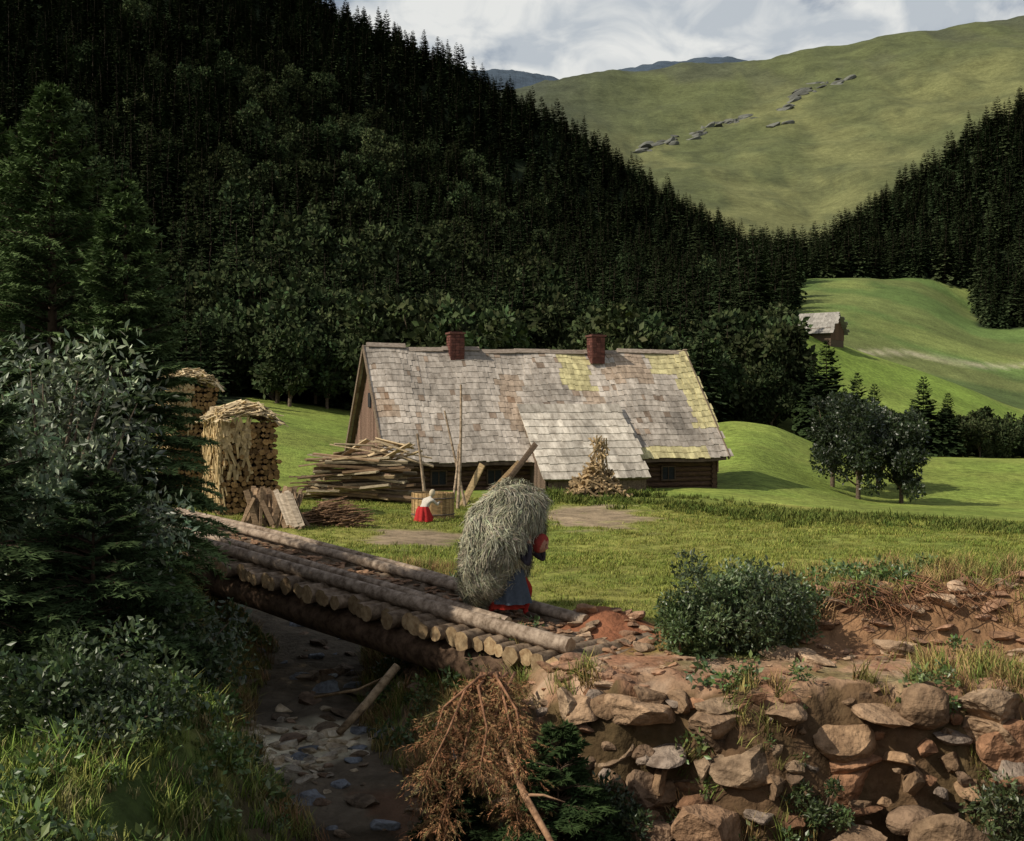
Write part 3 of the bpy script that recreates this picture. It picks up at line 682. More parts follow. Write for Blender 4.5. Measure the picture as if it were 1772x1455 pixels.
# ------------------------------------------------------------------ log bridge
BO=np.array([.5,13.5]); BD=np.array([-.753,.658]); BN=np.array([.658,.753])
def bl(t,w,dz=0): p=BO+BD*t+BN*w; return (p[0],p[1],-2.84+.088*t+dz)
def bridge():
    e=empty('log_bridge',(0,0,0)); random.seed(21)
    mb=MB(); t=-.55
    while t<10.3:
        r=R(.08,.13); t+=r
        g=R(.7,1.15)
        mb.cyl(bl(t,-.34+R(-.12,.09),-.115+R(-.02,.01)),bl(t+R(-.06,.06),1.5+R(-.05,.1),-.115),r,r*R(.85,1),12,3,.12,col=np.array([.8,.7,.6])*g,mi=0,capmi=1,capcol=np.array([.95,.88,.76])*R(.6,1.25))
        t+=r*.92
    parent(mb.obj('deck_logs',[M['bark'],M['cut']]),e)
    mb=MB()
    for w,r0,r1,ta,tb in ((-.02,.095,.075,-.25,10.3),(.19,.075,.06,.9,9.8),(1.12,.08,.065,.4,10.2),(1.30,.06,.05,2.2,9.8)):
        mb.cyl(bl(ta,w,.075),bl(tb,w+R(-.03,.03),.075),r0,r1,12,12,.09,col=np.array([1.2,1.12,1.06])*R(.85,1.05),mi=0,capmi=1,bend=.04)
    parent(mb.obj('edge_logs',[M['bark'],M['cut']]),e)
    mb=MB()
    for w in (-.12,.55,1.2):
        mb.cyl(bl(-.6,w,-.46),bl(10.2,w,-.45),.25,.20,14,9,.07,col=(.36,.27,.21),mi=0,capmi=1)
    parent(mb.obj('support_beams',[M['bark'],M['cut']]),e)
    mb=MB()
    for _ in range(320):
        p=bl(R(.2,9),R(.32,1.0),R(-.02,.01)); mb.rock(p,(R(.05,.2),R(.05,.16),R(.02,.05)),None,np.array([.26,.16,.10])*R(.6,1.2),0,2,5)
    parent(mb.obj('deck_dirt',[M['rock']]),e)
    mb=MB()
    for _ in range(60):
        w=R(-.7,1.5); t=R(-.5,.3); z=R(-1.6,-.66); p=bl(t+.35*(-z-.6),w,z); mb.rock(p,(R(.25,.5),R(.25,.5),R(.15,.3)),None,np.array([.17,.11,.08])*R(.5,1.1),0,3)
    for _ in range(40):
        w=R(-.6,1.6); t=R(8.9,10.0); p=bl(t,w,0); mb.rock((p[0],p[1],R(-3.1,-2.5)),(R(.3,.5),R(.3,.5),R(.2,.35)),None,np.array([.17,.12,.09])*R(.5,1.1),0,3)
    parent(mb.obj('stone_abutment',[M['rock']]),e)
bridge()

# ------------------------------------------------------------------ stones
RC=[(.27,.18,.11),(.22,.15,.095),(.32,.235,.16),(.18,.125,.085),(.25,.205,.17),(.26,.145,.085)]
def stonewall():
    random.seed(31); mb=MB(); z=-4.85
    while z<-3.0:
        h=R(.18,.34); x=.35+R(0,.3)
        while x<11:
            big=random.random()<.33
            w=R(.45,.95) if big else R(.14,.42); hh=h*(R(1.0,1.6) if big else R(.5,1.2))
            c=np.array(random.choice(RC))*R(.55,1.2)
            zz=z+h/2+R(-.08,.08); fr=min(1,max(0,(-3.0-zz)/1.6))
            yy=float(yw(x+w/2))+.10-.40*fr+R(-.12,.10)
            skip=.18+.22*fr+.02*max(0,x-3)
            if random.random()>skip and zz+hh/2<-2.84: mb.rock((x+w/2,yy,zz),(w*1.15,R(.35,.6),hh*1.2),Euler((R(-.3,.3),R(-.28,.28),R(-.5,.5))),c,0,4 if big else 3,random.choice([6,8,10]))
            x+=w*R(.88,1.2)
        z+=h*.92
    for _ in range(160):
        x=R(.2,9); fr=random.random(); s=R(.05,.2); mb.rock((x,float(yw(x))-.55*fr+.06,-3.0-1.6*fr),(s*1.4,s,s),None,np.array(random.choice(RC))*R(.6,1.2),0,2)
    mb.rock((2.0,11.35,-4.25),(.85,.6,1.0),Euler((.1,-.35,.3)),(.29,.185,.115),0,4,8)
    mb.rock((3.3,11.2,-4.45),(.7,.6,.6),None,(.23,.16,.105),0,4,8)
    mb.rock((1.35,11.5,-4.3),(.5,.5,.45),None,(.22,.15,.10),0,4,8)
    mb.rock((4.3,11.2,-4.3),(.9,.6,.7),None,(.2,.14,.09),0,4,8)
    for (x,z,w,h) in [(.75,-3.2,.5,.3),(1.35,-3.2,.85,.34),(2.2,-3.25,.7,.36),(2.85,-3.15,.55,.3),(3.9,-3.2,.8,.26),(4.9,-3.3,.6,.4),(5.6,-3.2,.8,.35)]:
        mb.rock((x,float(yw(x))-.02,z),(w,.6,h),Euler((R(-.2,.2),R(-.25,.25),R(-.3,.3))),np.array([.31,.215,.14])*R(.8,1.1),0,4,8)
    mb.obj('stone_wall',[M['rock']])
    mb=MB()
    for k in range(280):
        if k<140: x=-2.7+random.gauss(0,.6); y=14.2+random.gauss(0,.6); s=R(.06,.24); c=random.choice([(.62,.55,.42),(.52,.47,.38),(.5,.42,.3)])  # pale colours paint sunlight onto the stones in the gravel
        else:
            i=random.choice([2,3,3,4,4,5,5,6]); t=random.random(); p=G[i]+(G[i+1]-G[i])*t; x=p[0]+random.gauss(0,.85); y=p[1]+random.gauss(0,.7); s=R(.06,.38)
            c=random.choice([(.20,.155,.11),(.17,.13,.09),(.19,.21,.24),(.22,.25,.29),(.24,.17,.12)])
        mb.rock((x,y,hgt(x,y)+s*.05),(s*1.3,s*R(.7,1.1),s*R(.4,.7)),None,np.array(c)*R(.7,1.15),0,3)
    mb.obj('stream_stones',[M['rock']])
    mb=MB()
    for _ in range(420):
        q=random.random()
        if q<.40: x=R(3.0,7.5); y=R(13.1,14.6); s=abs(random.gauss(0,.15))+.05
        elif q<.78: x=R(.3,8); y=float(yw(x))+R(.0,1.7); s=R(.03,.14)
        elif q<.88: x=R(-.2,1.2); y=R(12.1,13.1); s=R(.08,.3)
        else: x=R(.4,1.9); y=R(13.6,14.9); s=R(.06,.26)
        mb.rock((x,y,hgt(x,y)+s*.08),(s*1.3,s*R(.7,1.1),s*R(.35,.6)),None,np.array(random.choice([(.36,.22,.145),(.30,.18,.11),(.40,.29,.20)]))*R(.6,1.15),0,3 if s>.1 else 2)
    mb.obj('bank_stones',[M['rock']])
    mb=MB()
    def ray(px,py_):
        for yy in np.linspace(800,1490,140):
            x=(px-886)/2000*yy; z=hgt(x,yy)
            if z/yy>=(700-py_)/2000: return (x,yy,z)
    for (px0,px1,py0,py1,n,s) in [(1350,1400,192,152,14,1.2),(1400,1470,156,136,10,.9),(1335,1375,214,208,4,.8),(1195,1225,238,222,9,1.0),(1225,1310,220,203,14,1.0),(1100,1170,262,240,14,.9)]:
        for k in range(n):
            t=random.random(); p=ray(px0+(px1-px0)*t,py0+(py1-py0)*t+random.gauss(0,4))
            if p: mb.rock((p[0],p[1],p[2]-1.5),(R(7,28)*s,R(8,16),R(5,10)*s),Euler((R(-.3,.3),R(-.5,-.1),R(-.3,.3))),np.array([.115,.125,.115])*R(.6,1.5),0,3,12)
    mb.obj('rock_outcrops',[M['rock']])
stonewall()

# ------------------------------------------------------------------ yard things
def split_log(mb,p0,p1,r,c,cc): mb.cyl(p0,p1,r,r*R(.85,1),random.choice([4,5,6,7]),1,.2,col=c,mi=0,capmi=1,capcol=cc,smooth=False)
def firewood_stack(x,y,w,dp,h,seed,rz):
    random.seed(seed); mb=MB(); z=.08
    while z<h:
        xx=-w/2; shr=1-.12*(z/h)
        while xx<w/2:
            rr=R(.055,.105); c=np.array([1.2,.88,.55])*R(.5,1.15); cc=np.array([.85,.66,.42])*R(.35,1.15)
            for k in (0,1): 
                y0=-dp/2+k*dp/2+.02+R(-.1,.08); split_log(mb,(xx*shr+rr,y0,z+R(-.03,.03)),(xx*shr+rr,y0+dp/2-.05,z+R(-.02,.02)),rr,c,cc)
            xx+=rr*1.95
        z+=.15
    for _ in range(260):
        a=R(-.5,.5)*w*1.1; b=R(-.5,.5)*dp*1.1; q=1-(abs(a)/(w*.62))**2*.8-(abs(b)/(dp*.62))**2*.5
        mb.box((a,b,h+.02+.6*max(0,q)*R(.5,1.1)),(R(.3,.75),R(.05,.13),.025),Euler((R(-.3,.3),R(-.25,.25)+a*.5,R(-1.5,1.5))),np.array([.68,.55,.36])*R(.5,1.15),2)
    for _ in range(420):
        a=-w/2*R(.85,1.08); b=R(-.55,.5)*dp; zz=R(.3,h+.15); mb.box((a,b,zz),(.03,R(.03,.08),R(.2,.7)),Euler((R(-.4,.4),R(-.2,.2),0)),np.array([.66,.50,.28])*R(.5,1.15),2)  # straw on the left side, coloured pale to paint it sunlit
    for _ in range(110):
        a=R(-.5,.0)*w*1.05; zz=h-R(-.1,1.6)*random.random(); mb.box((a,-dp/2-.05,zz),(R(.04,.09),.02,R(.2,.5)),Euler((R(-.2,.2),R(-.5,.5),0)),np.array([.60,.45,.26])*R(.5,1.1),2)
    o=mb.obj('firewood_stack',[M['bark'],M['cut'],M['straw']]); o.location=(x,y,hgt(x,y)-.1); o.rotation_euler=(0,0,rz)
firewood_stack(-7.85,33.5,1.7,1.7,2.65,41,.5)
firewood_stack(-10.95,39,1.6,1.7,3.75,42,.5)
def lumber():
    random.seed(51); mb=MB(); x,y=-5.3,39.5; z0=hgt(x,y)
    for k in range(110):
        lv=k//10; ln=R(1.6,4.2)*(1-.03*lv); mb.box((x+R(-1.1,1.1)*(1-.04*lv),y+R(-.8,.8),z0+.1+lv*.14+R(-.04,.06)),(ln,R(.10,.3),R(.03,.09)),Euler((R(-.3,.3),R(-.13,.13),R(-.35,.35))),np.array(random.choice([(.48,.36,.21),(.34,.23,.14),(.52,.43,.29),(.26,.17,.10)]))*R(.5,1.1))
    for k in range(14): mb.box((x+R(-.5,1.6),y+R(-.6,.6),z0+1.6+R(-.2,.4)),(R(1.0,2.2),.2,.04),Euler((R(-.4,.4),R(-.5,.3),R(-.5,.5))),np.array([.58,.45,.28])*R(.6,1.1))
    mb.obj('lumber_pile',[M['wood_attr']])
    mb=MB(); x,y=-6.1,29.8; z0=hgt(x,y)
    for k in range(40): mb.box((x+R(-.75,.65),y+R(-.3,.3),z0+.42),(R(.07,.14),.04,R(.7,1.35)),Euler((R(-.6,.0),R(-.7,.5),R(-.5,.5))),np.array([.44,.30,.19])*R(.35,1.1))
    for k in range(7): mb.box((x+.25+k*.06,y-.35-k*.01,z0+.5+R(-.04,.04)),(.13,.03,R(.8,1.0)),Euler((-.35,-.35+R(-.05,.05),.15)),np.array([.55,.45,.35])*R(.75,1.1))
    mb.obj('shingle_boards',[M['wood_attr']])
    mb=MB(); x,y=-4.7,30.4; z0=hgt(x,y)
    for k in range(260):
        q=random.random(); a=R(-.7,.7); zz=z0+.05+(.6-.6*abs(a))*q; mb.cyl((x+a-R(.2,.5),y+R(-.3,.3),zz+R(-.1,.05)),(x+a+R(.2,.5),y+R(-.3,.3),zz+R(-.15,.2)),R(.012,.03),.008,5,1,0,col=np.array([.95,.68,.5])*R(.5,1.2))
    mb.obj('brushwood_pile',[M['bark']])
    mb=MB(); x,y=3.15,43.4; z0=hgt(x,y)
    for k in range(300):
        q=random.random()**.7; h=1.25*(1-q); a=R(0,6.28); rr=1.25*q*R(.7,1)
        mb.box((x+math.cos(a)*rr,y+math.sin(a)*rr*.8,z0+h*R(.8,1)+.08),(R(.4,.8),R(.06,.13),.06),Euler((R(-.5,.5),R(-.9,.9),R(-1.5,1.5))),np.array([.46,.33,.18])*R(.4,1.15))
    for k in range(70):
        a=R(0,6.28); rr=R(0,.35); mb.box((x+.1+math.cos(a)*rr,y-.1+math.sin(a)*rr,z0+1.55+R(-.4,.6)),(.05,.04,R(.3,.6)),Euler((R(-1,1),R(-1,1),0)),np.array([.55,.4,.22])*R(.5,1.1))
    mb.obj('firewood_heap',[M['wood_attr']])
lumber()
def pole(p0,p1,r,c=(.42,.38,.33)):
    mb=MB(); mb.cyl(p0,p1,r,r*.6,7,5,.06,col=np.array(c)*3.0,bend=.05); mb.obj('wooden_pole',[M['bark']])
random.seed(5)
pole((-2.66,36,-3.5),(-2.95,36,-.9),.06); pole((-1.75,37,-3.5),(-1.66,37.6,.65),.06); pole((-1.5,38,-3.5),(-2.24,38.4,-.2),.05); pole((-1.95,37,-3.5),(-1.75,38,-1.3),.05)
def plank(c,size,rot,colr):
    mb=MB(); mb.box((0,0,0),size,None,colr,0,.02); mb.box((0,size[1]*.6+.004,size[2]*.1),(size[0]*.6,.03,size[2]*.7),None,colr,0,.005); o=mb.obj('leaning_plank',[M['wood_attr']]); o.location=c; o.rotation_euler=rot
plank((-1.35,38.5,-2.75),(.22,.06,1.7),(-.2,.45,0),(.45,.33,.18)); plank((.2,42.5,-2.35),(.18,.08,2.5),(-.35,.70,.1),(.13,.09,.06)); plank((-.3,42.4,-2.7),(.2,.07,1.8),(-.3,.8,.1),(.38,.26,.14))
def tub():
    x,y=-2.3,33.6; z0=hgt(x,y); mb=MB()
    n=26
    for i in range(n):
        a=i/n*6.283; mb.box((math.cos(a)*.6,math.sin(a)*.45,.38),(.03,.14,.78),Euler((0,0,a)),np.array([.46,.31,.15])*R(.65,1.1))
    for z in (.15,.62):
        mb.tube([(math.cos(a)*.625,math.sin(a)*.475,z) for a in np.linspace(0,6.283,25)],[.02]*25,5,col=(.15,.12,.1))
    mb.rock((0,0,.35),(1.1,.8,.5),Euler((0,0,0)),(.1,.08,.06),0,2)
    o=mb.obj('wooden_tub',[M['wood_attr']]); o.location=(x,y,z0-.03)
tub()

# ------------------------------------------------------------------ people
def body(name,J,E,root,labels,cols):
    names=list(J); me=bpy.data.meshes.new(name); me.from_pydata([J[n][:3] for n in names],[(names.index(a),names.index(b)) for a,b in E],[])
    o=link(bpy.data.objects.new(name,me)); md=o.modifiers.new('s','SKIN'); md.use_smooth_shade=True
    for i,n in enumerate(names):
        sv=me.skin_vertices[0].data[i]; sv.radius=(J[n][3],J[n][3]); sv.use_root=(n==root)
    o.modifiers.new('sub','SUBSURF').levels=2; o.modifiers['sub'].render_levels=2
    dg=bpy.context.evaluated_depsgraph_get(); me2=bpy.data.meshes.new_from_object(o.evaluated_get(dg)); bpy.data.objects.remove(o)
    n=len(me2.vertices); v=np.empty(n*3); me2.vertices.foreach_get('co',v); v=v.reshape(-1,3); best=np.full(n,1e9); cc=np.ones((n,4),dtype=np.float32)
    for a,b in E:
        A=np.array(J[a][:3]);B=np.array(J[b][:3]); d=B-A; t=np.clip(((v-A)@d)/(d@d),0,1); D=np.linalg.norm(v-A-t[:,None]*d,axis=1)-.5*(J[a][3]+J[b][3]); m=D<best; best[m]=D[m]; cc[m,:3]=cols[labels.get((a,b),'top')]
    at_=me2.color_attributes.new('Col','FLOAT_COLOR','POINT'); at_.data.foreach_set('color',cc.ravel())
    me2.materials.clear(); me2.materials.append(M['cloth']); me2.polygons.foreach_set('use_smooth',np.ones(len(me2.polygons),dtype=bool))
    return link(bpy.data.objects.new(name,me2))
def hand_j(J,E,L,nm,w,dirv,side):
    w=Vector(w); d=Vector(dirv).normalized(); s=Vector(side).normalized(); n=d.cross(s)
    J[nm+'palm']=(*(w+d*.045),.026); E.append((nm+'wr',nm+'palm')); L[(nm+'wr',nm+'palm')]='skin'
    J[nm+'pk']=(*(w+d*.085),.024); E.append((nm+'palm',nm+'pk')); L[(nm+'palm',nm+'pk')]='skin'
    for i,(o_,ln) in enumerate([(-.03,.07),(-.01,.08),(.011,.075),(.031,.058)]):
        a=w+d*.09+s*o_*1.1; b=a+d*ln*.5+n*.012; c=b+n*ln*.45-d*.005
        for k,p in (('a',a),('b',b),('c',c)): J[nm+'f%d%s'%(i,k)]=(*p,.0095 if k!='c' else .008)
        for e in ((nm+'pk',nm+'f%da'%i),(nm+'f%da'%i,nm+'f%db'%i),(nm+'f%db'%i,nm+'f%dc'%i)): E.append(e); L[e]='skin'
    a=w+d*.05-s*.045; b=a+d*.03-s*.02+n*.02
    J[nm+'ta']=(*a,.011); J[nm+'tb']=(*b,.009)
    for e in ((nm+'palm',nm+'ta'),(nm+'ta',nm+'tb')): E.append(e); L[e]='skin'
def head(mb_name,c,tilt,scarf,skin=(.42,.22,.15),r=.105):
    V,F=ICO[4]; v=V.copy()
    x,y,z=v[:,0],v[:,1],v[:,2]
    hv=np.stack([x*.98,y*.78,z*1.18],-1)
    def bumpf(cx,cy,cz,s,a): 
        dd=((x-cx)**2+(y-cy)**2+(z-cz)**2)/s**2; return a*np.exp(-dd)
    hv[:,0]+=bumpf(.98,0,-.12,.14,.26)+bumpf(.97,0,.02,.10,.10)-bumpf(.9,.33,.12,.16,.10)-bumpf(.9,-.33,.12,.16,.10)+bumpf(.9,0,-.45,.15,.07)+bumpf(.85,0,-.75,.22,.12)-bumpf(.95,0,-.33,.07,.03)
    hv[:,1]+=bumpf(0,1,-.05,.16,.18)-bumpf(0,-1,-.05,.16,.18)
    cc=np.tile(np.array(skin),(len(v),1))
    face=(x>.42)&(z<.62)
    cc[~face]=scarf; hv[~face]*=1.07
    lips=(x>.8)&(np.abs(z+.42)<.07)&(np.abs(y)<.22); cc[lips]=(.35,.09,.07)
    for s in (-1,1):
        m=((y-s*.33)**2+(z-.10)**2<.011)&(x>.5); cc[m]=(.04,.03,.03); m=(np.abs(y-s*.33)<.17)&(np.abs(z-.27)<.04)&(x>.5); cc[m]=(.12,.07,.04)
    mb=MB(); mb.add(hv*r,F,cc,0,True)
    o=mb.obj(mb_name,[M['cloth']]); o.location=c; o.rotation_euler=(0,tilt,0); return o
def skirt(name,rings,col,folds=11,amp=.05):
    mb=MB(); V=[];n=44
    for (x,y,z,rx,ry) in rings:
        for k in range(n):
            a=k/n*6.283; f=1+amp*math.sin(a*folds+z*2)*(1 if z<rings[0][2]-.1 else .3); V.append((x+math.cos(a)*rx*f,y+math.sin(a)*ry*f,z))
    F=[[i*n+j,i*n+(j+1)%n,(i+1)*n+(j+1)%n,(i+1)*n+j] for i in range(len(rings)-1) for j in range(n)]
    mb.add(V,F,col,0,True); return mb.obj(name,[M['cloth']])
def bearer():
    px_=bl(1.25,.58); e=empty('hay_carrier',(px_[0],px_[1],px_[2]-.005),math.atan2(-BD[1],-BD[0])+.30)
    J={};E=[];L={}
    def j(n,x,y,z,r): J[n]=(x,y,z,r)
    j('pelvis',0,0,.69,.135); j('waist',.12,0,.79,.115); j('chest',.25,0,.87,.13); j('neckb',.34,0,.93,.055); j('neckt',.39,0,.96,.045); j('headc',.43,0,.98,.05)
    for a,b in (('pelvis','waist'),('waist','chest'),('chest','neckb'),('neckb','neckt'),('neckt','headc')): E.append((a,b)); L[(a,b)]='top'
    L[('neckb','neckt')]='skin'; L[('neckt','headc')]='skin'
    for s,nm,kx,fx in ((1,'l',.26,.20),(-1,'r',.13,-.22)):
        j(nm+'hip',0,s*.09,.65,.085); j(nm+'kn',kx,s*.10,.40,.06); j(nm+'an',fx,s*.10,.085,.038); j(nm+'ball',fx+.13,s*.10,.035,.035); j(nm+'toe',fx+.20,s*.10,.03,.025)
        for a,b in (('pelvis',nm+'hip'),(nm+'hip',nm+'kn')): E.append((a,b)); L[(a,b)]='leg'
        for a,b in ((nm+'kn',nm+'an'),(nm+'an',nm+'ball'),(nm+'ball',nm+'toe')): E.append((a,b)); L[(a,b)]='shin' if b==nm+'an' else 'shoe'
        j(nm+'sh',.26,s*.17,.89,.062); j(nm+'el',.40,s*.25,.74,.043); j(nm+'wr',.40,s*.20,.98,.028)
        for a,b in (('chest',nm+'sh'),(nm+'sh',nm+'el'),(nm+'el',nm+'wr')): E.append((a,b)); L[(a,b)]='top'
        hand_j(J,E,L,nm,(.40,s*.20,.98),(-.35,-.1*s,.9),(.9,0,.35))
    b=body('body',J,E,'pelvis',L,{'top':(.045,.04,.05),'skin':(.42,.22,.15),'leg':(.3,.03,.02),'shin':(.34,.03,.025),'shoe':(.06,.04,.03)})
    parent(b,e)
    parent(head('head',(.46,0,.985),.45,(.30,.05,.04),r=.102),e)
    parent(skirt('skirt',[(.02,0,.78,.14,.17),(.02,0,.68,.18,.20),(.03,0,.48,.21,.22),(.05,0,.22,.26,.25)],(.07,.085,.11),9,.10),e)
    parent(skirt('underskirt',[(.0,0,.5,.18,.2),(-.03,0,.15,.24,.22)],(.30,.03,.02),9,.08),e)
    mb=MB()
    for s in (-1,1): mb.tube([(.37,s*.19,1.06),(.33,s*.22,1.25),(.15,s*.3,1.5),(-.2,s*.3,1.6)],[.012]*4,5,col=(.35,.28,.18))
    parent(mb.obj('carrying_cords',[M['straw']]),e)
    V,F=ICO[5]; v=V.copy(); n=np.zeros(len(v)); r=np.random.default_rng(9)
    for k in range(12):
        w=r.normal(0,1,3); n+=np.sin(v@w*r.uniform(2,7)+r.uniform(0,6))*.03
    vb=np.sign(v)*np.abs(v)**.86
    lean=vb*np.array([.50,.50,.76])*(1+n)[:,None]
    lean[:,0]+=.28*lean[:,2]; lean[:,2]+=.06*vb[:,0]; lean[:,0]*=np.where(lean[:,2]<0,.88,1.0)
    off=np.array([-.13,.0,.96])
    core=lean*.95+off; mb=MB(); mb.add(core,F,(.24,.24,.16),0,True)
    Nn=26000; idx=r.integers(0,len(v),Nn); base=lean[idx]*r.uniform(.92,1.01,(Nn,1))+off
    nrm=v[idx]; down=np.array([.15,0,-1.]); wisp=np.stack([np.sin(base[:,2]*9+base[:,1]*7),np.cos(base[:,0]*8+base[:,2]*5),np.sin(base[:,0]*10)],1)*.6
    tdir=down+wisp+r.normal(0,.5,(Nn,3)); tdir-= (tdir*nrm).sum(1,keepdims=True)*nrm; tdir/=np.linalg.norm(tdir,axis=1,keepdims=True)
    ln=r.uniform(.05,.17,(Nn,1)); sd=np.cross(tdir,nrm)+r.normal(0,.3,(Nn,3)); sd/=np.linalg.norm(sd,axis=1,keepdims=True); w=.0045
    p1=base+tdir*ln*.5+nrm*ln*r.uniform(.0,.22,(Nn,1)); p2=base+tdir*ln+nrm*ln*r.uniform(-.15,.3,(Nn,1))+np.array([0,0,-1.])*ln*.1
    VV=np.stack([base-sd*w,base+sd*w,p1+sd*w,p1-sd*w,p2+sd*w*.5,p2-sd*w*.5],1).reshape(-1,3)
    k=np.arange(Nn)*6; FF=np.concatenate([np.stack([k,k+1,k+2,k+3],1),np.stack([k+3,k+2,k+4,k+5],1)])
    cc=np.array([.40,.38,.28])*r.uniform(.5,1.35,(Nn,1))*(1+r.normal(0,.05,(Nn,3)))
    st_=mesh_k('hs',VV,FF,[M['hay']],np.repeat(np.clip(cc,0,1),6,0),False,add=False)
    co=mb.obj('hc',[M['hay']],add=False)
    parent(join([co,st_],'hay_load'),e)
bearer()
def kneeler():
    x,y=-2.5,32.3; e=empty('kneeling_woman',(x,y,hgt(x,y)),math.radians(55)); e.scale=(.9,.9,.9)
    J={};E=[];L={}
    def j(n,x,y,z,r): J[n]=(x,y,z,r)
    j('pelvis',0,0,.36,.14); j('waist',.12,0,.48,.115); j('chest',.26,0,.62,.13); j('neckb',.36,0,.72,.055); j('neckt',.42,0,.77,.045)
    for a,b in (('pelvis','waist'),('waist','chest'),('chest','neckb'),('neckb','neckt')): E.append((a,b)); L[(a,b)]='top'
    L[('neckb','neckt')]='skin'
    for s,nm in ((1,'l'),(-1,'r')):
        j(nm+'hip',0,s*.1,.33,.09); j(nm+'kn',.34,s*.13,.10,.065); j(nm+'an',-.06,s*.12,.07,.04); j(nm+'toe',-.22,s*.12,.04,.03)
        for a,b in (('pelvis',nm+'hip'),(nm+'hip',nm+'kn'),(nm+'kn',nm+'an'),(nm+'an',nm+'toe')): E.append((a,b)); L[(a,b)]='leg'
        j(nm+'sh',.28,s*.17,.67,.06); j(nm+'el',.45,s*.22,.5,.042); j(nm+'wr',.66,s*.12,.58,.027)
        for a,b in (('chest',nm+'sh'),(nm+'sh',nm+'el'),(nm+'el',nm+'wr')): E.append((a,b)); L[(a,b)]='top'
        hand_j(J,E,L,nm,(.66,s*.12,.58),(1,0,-.2),(0,1,0))
    parent(body('body',J,E,'pelvis',L,{'top':(.5,.46,.4),'skin':(.42,.24,.16),'leg':(.35,.04,.03)}),e)
    parent(head('head',(.48,0,.86),.5,(.5,.42,.3)),e)
    parent(skirt('skirt',[(.03,0,.48,.14,.16),(.03,0,.36,.20,.21),(.06,0,.18,.27,.24),(.04,0,.02,.31,.27)],(.40,.03,.03),9,.1),e)
kneeler()

# ------------------------------------------------------------------ dead spruce boughs and driftwood by the bridge end
def deadbough():
    r=np.random.default_rng(77); P0=[];P1=[];mb=MB()
    stems=[]
    for k in range(13):
        a=r.uniform(-.95,.35); s0=Vector((r.uniform(-.35,.05),12.7,-2.95)); e_=Vector((a,11.3+r.uniform(-.35,.3),-4.1+r.uniform(-.4,.8)))
        m1=s0.lerp(e_,.33)+Vector((r.uniform(-.12,.12),-.12,.20)); m2=s0.lerp(e_,.68)+Vector((r.uniform(-.15,.15),-.12,.12)); stems.append([s0,m1,m2,e_])
    for stm in stems:
        mb.tube(stm,[.020,.016,.011,.005],6,col=(.9,.55,.38))
        for q in range(80):
            u=2.98*r.random()**.7; i=int(u); p=stm[i].lerp(stm[i+1],u-i); d=Vector(r.normal(0,1,3)); d.z=-abs(d.z)*.7-.35; d.normalize(); l=.08+.30*r.random()
            mid=p+d*l*.5; P0.append(p);P1.append(mid); P0.append(mid);P1.append(p+d*l+Vector((0,0,-.2*l)))
            for _ in range(4):
                dd=(d+Vector(r.normal(0,.6,3))+Vector((0,0,-.5))).normalized(); s0=p.lerp(p+d*l,r.random()); P0.append(s0);P1.append(s0+dd*l*.5)
    P0=np.array(P0);P1=np.array(P1);n=len(P0);D=P1-P0;U=D/(np.linalg.norm(D,axis=1,keepdims=True)+1e-6);k=8;t=(np.arange(k)+.5)/k
    B=P0[:,None]+D[:,None]*t[None,:,None]; rd=r.normal(0,1,(n,k,3)); rd/=np.linalg.norm(rd,axis=-1,keepdims=True)
    T=B+rd*.024+U[:,None]*.033; a=U[:,None]*.009
    V=np.stack([B-a,B+a,T],2).reshape(-1,3)
    mixc=r.random((n,1))**2; cc=np.repeat((np.array([.30,.14,.075])*(1-mixc)+np.array([.20,.18,.08])*mixc)*r.uniform(.4,1.5,(n,1)),3*k,0)
    nd=mesh_k('x',V,np.arange(len(V)).reshape(-1,3),[M['needle']],cc,False,add=False)
    join([nd,mb.obj('y',[M['bark']],add=False)],'dead_spruce_bough')
    mb=MB(); mb.tube([(-.12,11.6,-3.35),(.12,11.1,-3.75),(.38,10.6,-4.05),(.62,10.1,-4.4)],[.03,.036,.03,.02],8,col=(1.2,.85,.62)); mb.tube([(.12,11.1,-3.75),(.3,10.95,-3.7),(.5,10.9,-3.75)],[.018,.012,.006],5,col=(1.1,.8,.6))
    mb.tube([(.38,10.6,-4.05),(.3,10.3,-4.2),(.1,10.1,-4.3)],[.016,.012,.006],5,col=(1.1,.8,.6)); mb.obj('fallen_branch',[M['bark']])
    mb=MB(); mb.tube([(-1.45,14.6,-3.3),(-1.8,14.3,-3.7),(-2.1,14.0,-3.98)],[.055,.055,.045],8,col=(1.2,1.05,.8)); mb.tube([(-2.6,15.2,-3.85),(-2.0,15.0,-3.7),(-1.5,15.2,-3.5)],[.02,.018,.01],6,col=(1.2,1.0,.7)); mb.obj('fallen_branch',[M['bark']])
    mb=MB(); random.seed(8)
    for _ in range(110):
        x=4.0+abs(random.gauss(0,.9)); y=14.0+R(-.15,.4); z=hgt(x,y+.3)+R(-.05,.15); a=R(-1.6,1.6)
        mb.tube([(x,y+.2,z),(x+a*.12,y-.05,z-.04+R(-.05,.05)),(x+a*.25+R(-.15,.15),y-.15,z-R(.05,.25)),(x+a*.4,y-.22,z-R(.05,.4))],[.008,.007,.005,.002],4,col=np.array([.85,.5,.33])*R(.4,1.2))
    mb.obj('exposed_roots',[M['bark']])
deadbough()

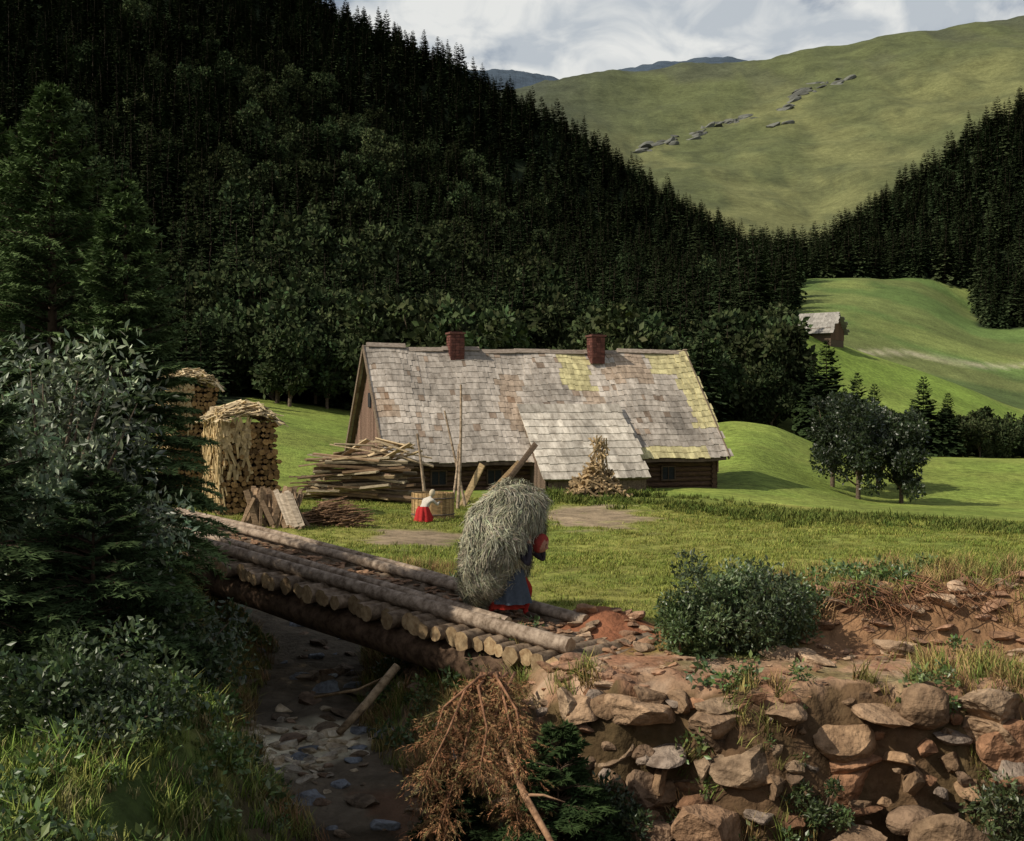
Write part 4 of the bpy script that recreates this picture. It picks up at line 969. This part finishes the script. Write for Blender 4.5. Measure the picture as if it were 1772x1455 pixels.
# ------------------------------------------------------------------ light, sky, camera
el,Lx,Ly=math.radians(42),-.92,-.392
Lv=Vector((Lx*math.cos(el),Ly*math.cos(el),math.sin(el)))
sd=bpy.data.lights.new('sun','SUN'); sd.energy=5.0; sd.angle=math.radians(.6); sd.color=(1,.92,.77)
so=link(bpy.data.objects.new('sun',sd)); so.rotation_euler=Lv.to_track_quat('Z','Y').to_euler(); so.location=(-40,-15,40)
w=bpy.data.worlds.new('World'); scene.world=w; w.use_nodes=True; N=w.node_tree.nodes; L=w.node_tree.links
bg=N['Background']; bg.inputs['Strength'].default_value=.088
sky=N.new('ShaderNodeTexSky'); sky.sky_type='NISHITA'; sky.sun_disc=False; sky.sun_elevation=el; sky.sun_rotation=math.atan2(Lx,Ly); sky.air_density=1.0; sky.dust_density=3
tc=N.new('ShaderNodeTexCoord'); sx=N.new('ShaderNodeSeparateXYZ'); L.new(tc.outputs['Generated'],sx.inputs[0])
mp=N.new('ShaderNodeMapping'); mp.inputs['Scale'].default_value=(1,1,1.9); mp.inputs['Location'].default_value=(.3,.1,.2); L.new(tc.outputs['Generated'],mp.inputs[0])
n1_=N.new('ShaderNodeTexNoise'); n1_.inputs['Scale'].default_value=5.5; n1_.inputs['Detail'].default_value=9; n1_.inputs['Roughness'].default_value=.55; n1_.inputs['Distortion'].default_value=.3; L.new(mp.outputs[0],n1_.inputs['Vector'])
cr=N.new('ShaderNodeMapRange'); cr.interpolation_type='SMOOTHSTEP'; cr.inputs[1].default_value=.31; cr.inputs[2].default_value=.45; L.new(n1_.outputs['Fac'],cr.inputs[0])
ev=N.new('ShaderNodeMapRange'); ev.inputs[1].default_value=.45; ev.inputs[2].default_value=.75; ev.inputs[3].default_value=1; ev.inputs[4].default_value=.25; L.new(sx.outputs['Z'],ev.inputs[0])
mu=N.new('ShaderNodeMath'); mu.operation='MULTIPLY'; L.new(cr.outputs[0],mu.inputs[0]); L.new(ev.outputs[0],mu.inputs[1])
mp2=N.new('ShaderNodeMapping'); mp2.inputs['Scale'].default_value=(1,1,1.7); mp2.inputs['Location'].default_value=(1.3,.1,.26); L.new(tc.outputs['Generated'],mp2.inputs[0])
n2_=N.new('ShaderNodeTexNoise'); n2_.inputs['Scale'].default_value=13; n2_.inputs['Detail'].default_value=8; n2_.inputs['Distortion'].default_value=.6; L.new(mp2.outputs[0],n2_.inputs['Vector'])
c2=N.new('ShaderNodeMapRange'); c2.inputs[1].default_value=.42; c2.inputs[2].default_value=.58; L.new(n2_.outputs['Fac'],c2.inputs[0])
cm=N.new('ShaderNodeMix'); cm.data_type='RGBA'; cm.inputs[6].default_value=(5.6,6.1,6.6,1); cm.inputs[7].default_value=(8.8,8.9,8.7,1); L.new(c2.outputs[0],cm.inputs[0])
mx=N.new('ShaderNodeMix'); mx.data_type='RGBA'; L.new(mu.outputs[0],mx.inputs[0]); L.new(sky.outputs[0],mx.inputs[6]); L.new(cm.outputs[2],mx.inputs[7]); L.new(mx.outputs[2],bg.inputs['Color'])
cd=bpy.data.cameras.new('camera'); cd.sensor_width=36; cd.lens=36*2000/1772; cd.shift_y=-27.5/1772; cd.clip_end=20000; cd.clip_start=.1
co=link(bpy.data.objects.new('camera',cd)); co.location=(0,0,0); co.rotation_euler=(math.radians(90),0,0); scene.camera=co
scene.view_settings.view_transform='Standard'; scene.view_settings.look='None'; scene.view_settings.exposure=0
